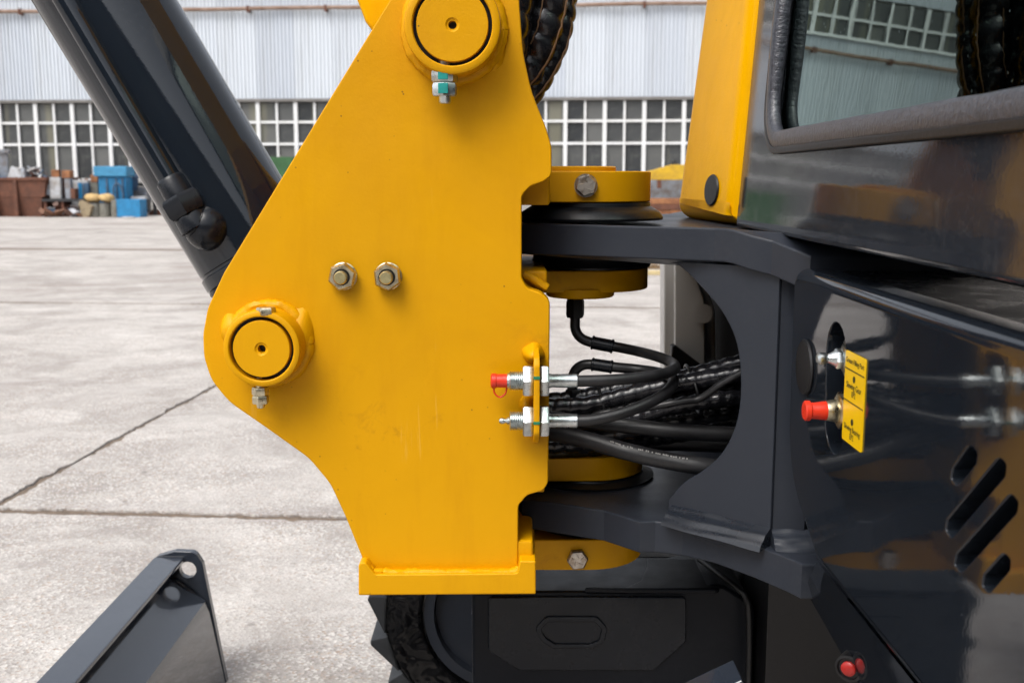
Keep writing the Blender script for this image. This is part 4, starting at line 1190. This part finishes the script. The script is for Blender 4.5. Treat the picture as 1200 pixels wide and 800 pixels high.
k = MB(); k.plate([oct_], XZ(1.4455), 0.006, 0.0022, 3); sub(k, 'octagon_plate', M['dark_semi'], fr)
ob = px2([(627,736,8),(640,722,8),(700,722,8),(712,735,8),(708,752,10),(694,759,8),(648,759,8),(634,750,8)], 1.444)
ob_in = px2([(633,737,7),(643,728,7),(697,728,7),(705,736,7),(702,750,8),(691,754,6),(651,754,6),(640,747,6)], 1.444)
k = MB(); k.plate([ob, ob_in], XZ(1.4418), 0.0045, 0.0015, 3); sub(k, 'pressed_rim', M['dark_semi'], fr)
# raised rim plate on top and side cable
zq = zc1 + 0.008
def onz(px_, py_): q = on_plane(px_, py_, Vector((0,0,zq)), Vector((0,0,1))); return (q.x, q.y)
rim = [onz(*p) + (r,) for p, r in (((640,688),0.01),((735,687),0.01),((751,679),0.02),((757,664),0.02),((757,654),0.005),((822,654),0.01),((845,690),0.01))]
k = MB(); k.plate([fillet(rim, 5)], lambda u, v, w: Vector((u, v, zq - w)), 0.0078, 0.003, 3); sub(k, 'rim_plate', M['frame_black'], fr)
k = MB(); k.tube(Q([(820,655,1.53),(843,672,1.47),(866,690,1.43),(876,706,1.42),(878,760,1.42),(876,830,1.42)]), 0.0045, 12, 0.008); sub(k, 'frame_cable', M['black'], fr)
k = MB(); k.box((P(886,700,1.47).x, 1.40, zc1-0.55), (1.6, 1.98, zL-0.05)); k.box((xr_+0.01, 1.55, zc1-0.5), (P(886,700,1.47).x-0.001, 1.9, zc1+0.01)); sub(k, 'turntable_base', M['black'], fr, 30, False)
# step bracket corner at the bottom edge
k = MB(); o = px2([(780,838,2),(870,796,2),(884,822,2),(884,880,2),(780,880,2)], 1.17); k.plate([o], XZ(1.17), 0.055, 0.004, 3); sub(k, 'step_bracket', M['blade'], fr)

# ---- far track with idler wheel
DT = 1.88
ic = P(590, 722, DT); RI = 94*DT/FPX; RO = 148*DT/FPX
zg = ic.z - 0.0
scale_out = ic.z/ (168*DT/FPX)
RL = min(168*DT/FPX, ic.z)                        # lugs reach the ground
tw = 0.30
k = MB()
def loop_pts(rad, n=40, length=1.9):
    o = []
    for i in range(n+1):
        a = math.pi/2 + math.pi*i/n; o.append(Vector((ic.x + rad*math.cos(a), ic.z + rad*math.sin(a))))
    for i in range(n+1):
        a = -math.pi/2 + math.pi*i/n; o.append(Vector((ic.x + length + rad*math.cos(a), ic.z + rad*math.sin(a))))
    return o
k.plate([loop_pts(RO), loop_pts(RI*1.07)], XZ(DT), tw, 0.008, 2)
track = k.build('track', M['track_flank'], ex, True, 38, 'black rubber crawler track on the far side')
lugm = MB(); hh = RL - RO + 0.006
lugm.plate([fillet([(-0.030, 0, 0), (-0.034, hh*0.9, 0.004), (-0.024, hh, 0.006), (0.040, 0.004, 0.006), (0.040, 0, 0)], 3)], lambda u, v, w: Vector((v, w - 0.004, u)), tw+0.008, 0.004, 2)
lug_mesh = lugm.mesh('track_lug', plain('lit_lug_rubber', (0.026, 0.028, 0.031), 0.42, 0.4, 30))  # greyer than the track: light on the lug faces put into the colour
per = 0.078
def lug_at(s):
    """distance s along the outer loop from the front-most point, up positive"""
    qa = s/RO
    if abs(qa) <= math.pi/2: return Vector((ic.x - (RO-0.006)*math.cos(qa), DT, ic.z + (RO-0.006)*math.sin(qa))), Vector((-math.cos(qa), 0, math.sin(qa)))
    ex_ = abs(s) - RO*math.pi/2; sg = 1 if s > 0 else -1
    return Vector((ic.x + ex_, DT, ic.z + sg*(RO-0.006))), Vector((0, 0, sg))
s0 = 0.008
for i in range(-21, 22):
    p, nrm_ = lug_at(s0 + i*per)
    if p.x > ic.x + 1.9: continue
    o = bpy.data.objects.new('track_lug', lug_mesh)
    zx = nrm_.cross(Vector((0,1,0)))
    Mx = Matrix(((nrm_.x, 0, zx.x, p.x), (nrm_.y, 1, zx.y, p.y), (nrm_.z, 0, zx.z, p.z), (0,0,0,1)))
    o.matrix_world = Mx
    COL.objects.link(o); o.parent = track
    # studs on the flank between lugs
k = MB(); k.lathe([(RI*0.3, -0.01), (RI*0.90, -0.012), (RI*0.92, -0.03), (RI*1.05, -0.03), (RI*1.05, 0.10), (RI*0.3, 0.10)], (ic.x, DT+0.04, ic.z), (0,1,0), 64); k.lathe([(0.05, -0.07), (0.06, -0.06), (0.06, 0.0)], (ic.x, DT+0.04, ic.z), (0,1,0), 32)
sub(k, 'idler_wheel', M['dark_satin'], track)
k = MB(); k.box((ic.x+0.02, DT+0.07, ic.z-0.10), (ic.x+1.88, DT+0.24, ic.z+0.09)); sub(k, 'track_frame', M['dark_semi'], track, 30, False)

# ---- dozer blade in front
DB = 2.2
def bxz(px_, py_): q = P(px_, py_, DB); return Vector((q.x, q.z))
tlp, trp = bxz(181, 654), bxz(216, 650)
ztop = (tlp.y+trp.y)/2
k = MB(); yN = 0.34
# profile of sheets, swept along the width
def strip(prof, y0, y1, t):
    """closed ribbon of given thickness"""
    prof = [Vector(p) for p in prof]; L2 = []; R2 = []
    for i, p in enumerate(prof):
        a = prof[min(i+1, len(prof)-1)] - prof[max(i-1, 0)]; n_ = Vector((-a.y, a.x)).normalized()
        L2.append(p + n_*t*0.5); R2.append(p - n_*t*0.5)
    return L2 + list(reversed(R2))
s_top = bxz(199, 678); s_mid = bxz(240, 704); s_low = bxz(262, 800)
sheet = [s_top + Vector((-0.012, 0.008)), s_top, s_top.lerp(s_mid, 0.5), s_mid, s_mid.lerp(s_low, 0.12) + Vector((0.002, 0)), s_low, Vector((s_low.x-0.02, 0.02))]
k.plate([strip(sheet, 0, 0, 0.010)], lambda u, v, w: Vector((u, yN + w, v)), DB-yN-0.001, 0.002, 2)
blade = k.build('dozer_blade', M['blade'], ex, True, 30, 'dark grey dozer blade at the lower left')
k = MB(); k.bbox((tlp.x, yN, ztop-0.010), (trp.x, DB-0.001, ztop), 0.0035)
k.bbox((tlp.x+0.004, yN, ztop-0.07), (tlp.x+0.014, DB-0.001, ztop-0.0105), 0.002); sub(k, 'top_bar', M['blade'], blade)
ep = px2([(176.5,668,5),(182,652,8),(205,645.5,8),(228,646.5,10),(237,660,8),(268,812,4),(268,905,4),(150,905,4),(172,760,4)], DB)
hc = bxz(220, 667.5); hole = [hc + Vector((math.cos(a), math.sin(a)))*(10.2*DB/FPX) for a in [2*math.pi*i/28 for i in range(28)]]
k = MB(); k.plate([ep, hole], XZ(DB), 0.018, 0.002, 3); sub(k, 'end_plate', M['blade'], blade)
k = MB(); k.plate([ [p for p in ep] ], XZ(yN-0.02), 0.018, 0.002, 2); sub(k, 'end_plate', M['blade'], blade)
bead([Vector((p.x, DB-0.004, p.y)) for p in (bxz(196,676), bxz(210,682), bxz(225,693), bxz(236,705), bxz(241,722))], 0.006, 'weld_bead', blade, M['dark_semi'])
k = MB()
for yy in (1.15, 1.60):
    k.bbox((s_low.x-0.02, yy, 0.10), (xl_+0.10, yy+0.07, 0.17), 0.006)
sub(k, 'push_arm', M['blade'], blade)

# ================================================================== far yard: scrap and machinery before the hall
def gx(px_, d): return (P(px_, 250, d)).x
def at(px_, d): return Vector((gx(px_, d), d, 0))
def hpx(py_, d): return P(600, py_, d).z
def part(root, mb, name, mat, smooth=False, ang=30): return mb.build(name, mat, root, smooth, ang)
DJ = 31.5
# rusty skip
base = at(18, DJ); sk = thing('rusty_skip', 'rust-brown open scrap skip at the left edge of the yard', 'skip', base, R(-6))
Ms = Matrix.Translation(base) @ Matrix.Rotation(R(-6), 4, 'Z')
hs = hpx(209, DJ) ; hw = 0.85
k = MB()
def hexbox(mb, x0, x1, y0, y1, z0, z1, tx, ty, MM):
    vv = [(x0+tx,y0+ty,z0),(x1-tx,y0+ty,z0),(x1-tx,y1-ty,z0),(x0+tx,y1-ty,z0),(x0,y0,z1),(x1,y0,z1),(x1,y1,z1),(x0,y1,z1)]
    mb.add([MM @ Vector(p) for p in vv], [(0,3,2,1),(0,1,5,4),(1,2,6,5),(2,3,7,6),(3,0,4,7),(4,5,6,7)])
hexbox(k, -1.5, 0.85, 0, 1.6, 0.0, hs*0.52, 0.10, 0.10, Ms); hexbox(k, -1.6, 1.02, -0.05, 1.7, hs*0.52+0.002, hs-0.05, 0.08, 0.04, Ms)
part(sk, k, 'tub', M['rust'])
k = MB(); k.box((-1.66,-0.10,hs-0.05),(1.08,-0.0,hs+0.03),Ms); k.box((0.98,0.0,hs-0.05),(1.08,1.75,hs+0.03),Ms); part(sk, k, 'rim', M['rust'])
for x in (-1.2, -0.55, 0.1):
    k = MB(); k.box((x-0.05,-0.11,0.05),(x+0.05,0.06,hs-0.055),Ms); part(sk, k, 'rib', M['rust'])
def scrap(name, label, pts_boxes, mat, loc, rz=0.0, cat='scrap', tilt=(0,0)):
    root = thing(name, label, cat, loc, rz)
    Mq = Matrix.Translation(loc) @ Matrix.Rotation(rz, 4, 'Z') @ Matrix.Rotation(tilt[0], 4, 'X') @ Matrix.Rotation(tilt[1], 4, 'Y')
    for (nm, lo, hi, mt) in pts_boxes:
        mb = MB(); mb.bbox(lo, hi, min(0.02, 0.2*min(hi[i]-lo[i] for i in range(3))), Mq); part(root, mb, nm, mt or mat, True)
    return root
zt = hs-0.06
scrap('scrap_column', 'grey-blue upright scrap column standing in the skip', [('body',(-0.16,-0.12,-0.2),(0.16,0.12,0.78),None),('flange',(-0.26,-0.18,0.79),(0.22,0.18,0.90),None),('plate',(-0.30,-0.16,0.2),(-0.165,0.1,0.55),M['rust'])], M['scrap_grey'], at(7,DJ+0.5)+Vector((0,0,zt)), 0.3)
scrap('crumpled_sheet', 'crumpled pale metal panel leaning in the rusty skip', [('sheet',(-0.30,-0.02,-0.15),(0.34,0.02,0.36),None),('fold',(-0.10,-0.14,0.30),(0.44,-0.022,0.36),None)], M['scrap_pale'], at(24,DJ+0.4)+Vector((0,0,zt)), 0.4, tilt=(-0.3,0.35))
scrap('scrap_bracket', 'dark angle-shaped scrap piece on top of the skip load', [('web',(-0.20,-0.04,-0.15),(0.12,0.04,0.26),None),('foot',(-0.20,-0.2,0.262),(0.3,0.06,0.32),M['scrap_pale'])], M['scrap_dark'], at(44,DJ+0.6)+Vector((0,0,zt)), -0.4, tilt=(0,-0.3))
scrap('blue_scrap', 'small bright blue casting at the far left of the skip', [('body',(-0.3,-0.12,-0.1),(0.22,0.1,0.10),None),('pipe',(0.222,-0.05,-0.06),(0.36,0.04,0.05),None)], M['blue'], at(3,DJ+0.25)+Vector((0,0,zt)), 0.1)
# low bench with odds and ends
b0 = at(79, DJ); bench = thing('work_bench', 'low dark steel bench between skip and blue tank', 'bench', b0)
Mb = Matrix.Translation(b0); hb = hpx(233, DJ)
k = MB(); k.box((-0.62,-0.25,hb-0.07),(0.58,0.45,hb),Mb); part(bench, k, 'top', M['scrap_dark'])
for x in (-0.55, -0.05, 0.5):
    k = MB(); k.box((x-0.04,-0.2,0),(x+0.04,0.4,hb-0.072),Mb); part(bench, k, 'leg', M['rust'])
scrap('blue_parts_box', 'dull blue parts box under the low bench', [('box',(-0.25,-0.15,0),(0.25,0.2,0.24),None),('lid',(-0.27,-0.17,0.242),(0.27,0.22,0.28),M['scrap_grey'])], M['blue_dark'], at(68,DJ), 0.1, 'box')
scrap('grey_parts_box', 'dull grey-blue parts box under the bench end', [('box',(-0.22,-0.15,0),(0.22,0.2,0.22),None),('lid',(-0.24,-0.17,0.222),(0.24,0.22,0.26),M['blue_dark'])], M['scrap_grey'], at(92,DJ), -0.1, 'box')
scrap('rusty_casting', 'pale rust-topped casting standing at the bench left end', [('body',(-0.16,-0.12,0),(0.14,0.14,0.62),M['scrap_pale']),('cap',(-0.10,-0.1,0.622),(0.12,0.1,0.84),M['rust_orange']),('arm',(-0.34,-0.06,0.1),(-0.165,0.06,0.42),M['scrap_grey'])], M['scrap_pale'], at(68,DJ+0.1)+Vector((0,0,hb+0.001)), 0.2)
scrap('rusty_gear_stand', 'dark rusty gear stand on the bench beside the pale casting', [('post',(-0.09,-0.09,0),(0.09,0.09,0.6),M['scrap_grey']),('head',(-0.15,-0.12,0.602),(0.12,0.1,0.82),M['rust_orange']),('block',(0.092,-0.1,0.0),(0.24,0.1,0.3),M['rust'])], M['rust'], at(83,DJ+0.1)+Vector((0,0,hb+0.001)), -0.2)
scrap('white_cabinet', 'white and blue tool cabinet behind the bench', [('body',(-0.24,-0.2,0),(0.26,0.25,1.06),M['scrap_pale']),('door',(-0.02,-0.225,0.15),(0.10,-0.202,0.98),M['blue']),('door',(0.12,-0.225,0.15),(0.24,-0.202,0.98),M['scrap_grey'])], M['scrap_pale'], at(97,DJ+1.0), 0.05, 'cabinet')
scrap('machine_frame', 'dark machine frame with rusty top beside the blue tank', [('base',(-0.30,-0.2,0),(0.22,0.2,0.55),M['scrap_dark']),('column',(-0.12,-0.1,0.552),(0.1,0.1,1.0),M['drum']),('knob',(-0.1,-0.12,1.002),(0.12,0.1,1.22),M['rust_orange']),('panel',(-0.30,-0.23,0.56),(-0.125,-0.1,0.98),M['blue_dark'])], M['scrap_dark'], at(114,DJ+0.8), 0.0, 'machine')
# drums with beige sacks
for px_, lab in ((112, 'grey-green drum under the beige sacks, nearer the bench'), (124, 'grey-green drum under the beige sacks, nearer the blue box')):
    b_ = at(px_, DJ-0.2); dr = thing('drum', lab, 'drum', b_, 0, 'drums by the blue tank'); hd = hpx(238, DJ)
    k = MB(); k.lathe([(0.16,0),(0.17,0.01),(0.165,hd*0.33),(0.175,hd*0.35),(0.165,hd*0.37),(0.165,hd*0.66),(0.175,hd*0.68),(0.165,hd*0.70),(0.17,hd)], b_, (0,0,1), 20); part(dr, k, 'body', M['drum'], True)
    k = MB(); k.lathe([(0.178,0),(0.178,0.02)], b_+Vector((0,0,hd+0.001)), (0,0,1), 20); part(dr, k, 'lid', M['scrap_dark'], True)
for px_, lab, w_ in ((110, 'pale beige sack slumped on the drums, left of two', 0.26), (126, 'ochre beige sack slumped on the drums, right of two', 0.24)):
    b_ = at(px_, DJ-0.2) + Vector((0,0,hpx(238,DJ)+0.022))
    mb = MB(); vv=[]; ff=[]; n,m=16,8
    for i in range(m+1):
        t=i/m*math.pi
        for j in range(n):
            a=2*math.pi*j/n; q=Vector((math.sin(t)*math.cos(a), math.sin(t)*math.sin(a), math.cos(t)))
            s_=1+0.25*noise.noise(q*1.6+Vector((px_,0,0)))
            vv.append(b_+Vector((q.x*w_*s_, q.y*0.18*s_, 0.13+q.z*0.13*s_)))
    for i in range(m):
        for j in range(n): ff.append((i*n+j,i*n+(j+1)%n,(i+1)*n+(j+1)%n,(i+1)*n+j))
    mb.add(vv,ff); tag(mb.build('sack', M['beige'], None, True, 80), lab, 'sack', 'sacks on the drums')
# blue tank
b_ = at(137, DJ+0.6); bt = thing('blue_tank', 'bright blue lidded tank in front of the hall windows', 'tank', b_, R(4)); Mt = Matrix.Translation(b_) @ Matrix.Rotation(R(4),4,'Z')
ht0 = hpx(207, DJ+0.6); ht1 = hpx(195, DJ+0.6)
k = MB(); k.bbox((-0.40,-0.3,0.0),(0.40,0.4,ht0),0.03,Mt); part(bt,k,'body',M['blue'],True)
k = MB(); k.bbox((-0.50,-0.40,ht0+0.002),(0.46,0.5,ht1),0.03,Mt); part(bt,k,'lid',M['blue_lid'],True)
for x in (-0.15, 0.12, 0.30):
    k = MB(); k.box((x-0.025,-0.335,0.08),(x+0.025,-0.302,ht0-0.05),Mt); part(bt,k,'rib',M['blue_dark'])
k = MB(); k.tube([Mt@Vector(p) for p in ((0.05,-0.42,ht0*0.35),(0.08,-0.44,ht0*0.75),(0.22,-0.45,ht0*0.82),(0.33,-0.44,ht0*0.6),(0.33,-0.42,0.2))],0.03,8,0.05); part(bt,k,'pipe',M['blue_dark'],True)
b_ = at(152, DJ-0.3); bb = thing('blue_box', 'low bright blue box with beige end on the ground', 'box', b_, R(-3)); Mt = Matrix.Translation(b_) @ Matrix.Rotation(R(-3),4,'Z'); hb2 = hpx(233.5, DJ-0.3)
k = MB(); k.bbox((-0.30,-0.2,0),(0.40,0.3,hb2),0.02,Mt); part(bb,k,'body',M['blue'],True)
k = MB(); k.bbox((-0.46,-0.2,0),(-0.302,0.3,hb2-0.02),0.02,Mt); part(bb,k,'end_panel',M['drum'],True)
scrap('white_motor', 'white motor housing behind the low blue box', [('housing',(-0.2,-0.15,0.0),(0.24,0.2,0.58),M['scrap_pale']),('cover',(0.242,-0.1,0.1),(0.34,0.12,0.5),M['scrap_dark'])], M['scrap_pale'], at(163,DJ+0.7), 0.15, 'motor')
scrap('dark_pipe_rack', 'dark pipe rack right of the blue tank', [('bar',(-0.3,-0.05,0.88),(0.75,0.05,0.98),M['scrap_dark']),('post',(-0.28,-0.05,0),(-0.18,0.05,0.878),M['scrap_dark']),('post',(0.6,-0.05,0),(0.7,0.05,0.878),M['scrap_dark']),('panel',(-0.15,-0.03,0.4),(0.55,0.03,0.86),M['scrap_grey'])], M['scrap_dark'], at(158,DJ+1.4), -0.1, 'rack')
k = MB(); p_ = at(151, DJ-1.4); k.bbox((p_.x-0.16,p_.y-0.12,0.001),(p_.x+0.14,p_.y+0.12,0.05),0.015); tag(k.build('white_scrap', M['scrap_pale'], None, True), 'small white scrap lying on the ground before the blue box', 'scrap')
# rusty kerb strip along the stored goods
k = MB(); a_, c_ = at(-30, 32.2), at(300, 32.0)
k.bbox((at(170,32.9).x, 32.9, 0.0), (at(345,32.9).x, 33.15, 0.16), 0.02); tag(k.build('rusty_beam', M['rust'], None, True), 'long rusty beam lying at the foot of the hall wall', 'beam')
# green sheet fence in front of window
b_ = at(329, 32.6); gs = thing('green_screen', 'green mesh screen panel below the broken window', 'screen', b_); Mt = Matrix.Translation(b_)
hg = hpx(184, 32.6)
k = MB(); k.box((-0.62,-0.012,0.5),(0.70,0.012,hg),Mt); part(gs,k,'sheet',M['green_net'])
for x in (-0.64, 0.06, 0.72):
    k = MB(); k.box((x-0.03,0.013,0),(x+0.03,0.06,hg+0.05),Mt); part(gs,k,'post',M['drum'])
k = MB(); k.box((-0.62,-0.06,0.42),(0.70,0.0125,0.498),Mt); part(gs,k,'rail',M['rust'])
# right: yellow machine boom on stands, grey board, stacked rusty beams
DR = 29.0
b_ = at(772, DR); ym = thing('yellow_crane_beam', 'weathered yellow crane beam stored beyond the swing joint', 'crane beam', b_); Mt = Matrix.Translation(b_)
zb_, zt_ = hpx(211, DR), hpx(193, DR)
k = MB(); o = [Vector((-0.9, zb_)), Vector((1.4, zb_)), Vector((1.4, zt_)), Vector((0.35, zt_)), Vector((-0.35, zt_-0.20)), Vector((-0.9, zt_-0.22))]
k.plate([o], lambda u,v,w: Mt @ Vector((u, w, v)), 0.5, 0.02, 2); part(ym,k,'girder',M['crane_yellow'],True)
k = MB(); k.lathe([(0.07,0),(0.07,0.3)], Mt@Vector((0.42,0.1,zt_+0.05)), (0,1,0), 14); part(ym,k,'roller',M['scrap_dark'],True)
k = MB(); k.bbox((-0.06,-0.05,zb_-0.22),(0.05,0.05,zb_-0.001),0.01,Mt); part(ym,k,'hook',M['rust'],True)
for x in (-0.85, 1.2):
    k = MB(); k.box((x,0.05,0),(x+0.12,0.4,zb_-0.001),Mt); part(ym,k,'stand',M['rust'])
b_ = at(777, DR+1.2); k = MB(); k.bbox((b_.x-0.8,b_.y,0),(b_.x+0.8,b_.y+0.06,hpx(209,DR)),0.01); tag(k.build('grey_board', M['scrap_grey'], None, True), 'grey board standing below the yellow crane beam', 'board')
zz = 0.0
for r_i in range(4):
    n_ = 3
    for c_i in range(n_):
        L_ = random.uniform(1.3, 1.9); hh_ = 0.145; yy = DR - 0.6 + c_i*0.26 + random.uniform(-0.03,0.03)
        b_ = at(770, DR) + Vector((random.uniform(-0.15,0.15), yy-DR, zz))
        mt = (M['rust'], M['rust_orange'])[(r_i+c_i) % 2]
        mb = MB(); Mq = Matrix.Translation(b_) @ Matrix.Rotation(random.uniform(-0.05,0.05),4,'Z')
        mb.bbox((-L_/2,-0.11,0),(L_/2,0.11,hh_),0.012,Mq)
        o = mb.build('rusty_bar', mt, None, True)
        row = ('lowest', 'second', 'third', 'top')[r_i]; cl_ = ('front', 'middle', 'back')[c_i]
        tag(o, f'rusty steel bar, {row} layer of the stack, {cl_} of three', 'steel bar', 'stacked rusty bars below the crane beam')
    zz += 0.147
# dry straw heap and pale plank seen under the upper arm
b_ = gnd(768, 318); mb = MB(); rr = random.Random(3)
for i in range(420):
    a = rr.uniform(0, 6.28); q = rr.random()**0.6
    p = b_ + Vector((math.cos(a)*q*0.30+0.05, 0.4+math.sin(a)*q*0.15, 0.002)); h_ = (1-q)*0.15+0.02
    d_ = Vector((rr.uniform(-1,1), rr.uniform(-1,1), rr.uniform(0.1,1.0))).normalized()*h_; s_ = Vector((d_.y, -d_.x, 0)).normalized()*0.004
    mb.add([p-s_, p+s_, p+d_+s_*0.3, p+d_-s_*0.3], [(0,1,2,3)])
o = mb.build('dry_weeds', M['straw'], None, False); o['kind'] = 'stuff'; o['label'] = 'small tuft of dry brown weeds on the concrete'
b_ = gnd(770, 322); k = MB(); k.bbox((b_.x-0.5,b_.y-0.05,0.001),(b_.x+0.5,b_.y+0.05,0.05),0.006); tag(k.build('pale_plank', plain('pale_wood',(0.62,0.50,0.27),0.8,0.3,8), None, True), 'pale yellow plank lying on the concrete by dry weeds', 'plank')

# loose scrap piled between the stored goods: nobody could count it
def scrap_mat():
    t = NT('mixed_scrap')
    geo = t.n.new('ShaderNodeNewGeometry')
    c = t.ramp(geo.outputs['Random Per Island'], [(0.0, (0.10, 0.045, 0.03)), (0.22, (0.20, 0.09, 0.05)), (0.38, (0.22, 0.24, 0.27)), (0.52, (0.04, 0.04, 0.045)), (0.64, (0.48, 0.49, 0.52)), (0.74, (0.05, 0.10, 0.18)), (0.84, (0.30, 0.24, 0.15)), (0.93, (0.10, 0.16, 0.12))], 'CONSTANT')
    c = t.mix(t.ramp(t.noise(9, 4), [(0.45, 0.0), (0.75, 1.0)]), c, (0.09, 0.055, 0.04))
    t.set(Base_Color=c, Roughness=0.6)
    return t.m
M['mixed_scrap'] = scrap_mat()
def heap(px0, px1, d, base_z, hmax, n, seed):
    rr = random.Random(seed); mb = MB(); x0, x1 = gx(px0, d), gx(px1, d)
    for i in range(n):
        u = rr.random(); x = x0 + (x1-x0)*u; h = base_z + hmax*rr.random()**1.6*(0.35+0.65*abs(math.sin(u*7+seed)))
        y = d + rr.uniform(-0.45, 0.45)
        Mq = Matrix.Translation((x, y, h)) @ Matrix.Rotation(rr.uniform(0, 6.28), 4, 'Z') @ Matrix.Rotation(rr.uniform(-1.2, 1.2), 4, 'X') @ Matrix.Rotation(rr.uniform(-1.2, 1.2), 4, 'Y')
        kind = rr.random()
        if kind < 0.5:
            a, b, c = rr.uniform(0.04, 0.22), rr.uniform(0.015, 0.10), rr.uniform(0.04, 0.24); mb.box((-a, -b, -c), (a, b, c), Mq)
        elif kind < 0.8:
            L = rr.uniform(0.12, 0.45); mb.tube([Mq @ Vector((-L, 0, 0)), Mq @ Vector((L, 0, 0))], rr.uniform(0.012, 0.04), 7, 0.4)
        else:
            r_ = rr.uniform(0.06, 0.16); mb.lathe([(r_*0.4, 0), (r_, 0.0), (r_, 0.06), (r_*0.4, 0.06)], Mq @ Vector((0,0,0)), Mq.to_3x3() @ Vector((0,0,1)), 12)
    return mb
for (a, b, d, bz, hm, n, sd, lab) in ((-12, 58, DJ+0.8, hs-0.15, 0.42, 60, 3, 'tangle of loose scrap metal heaped in the rusty skip'), (56, 172, DJ+1.5, 0.12, 0.95, 130, 8, 'jumble of loose scrap metal behind the bench and blue tank'), (50, 104, DJ-0.15, 0.08, 0.18, 26, 5, 'small loose scrap strewn under the low bench')):
    o = heap(a, b, d, bz, hm, n, sd).build('scrap_heap', M['mixed_scrap'], None, False); o['kind'] = 'stuff'; o['label'] = lab
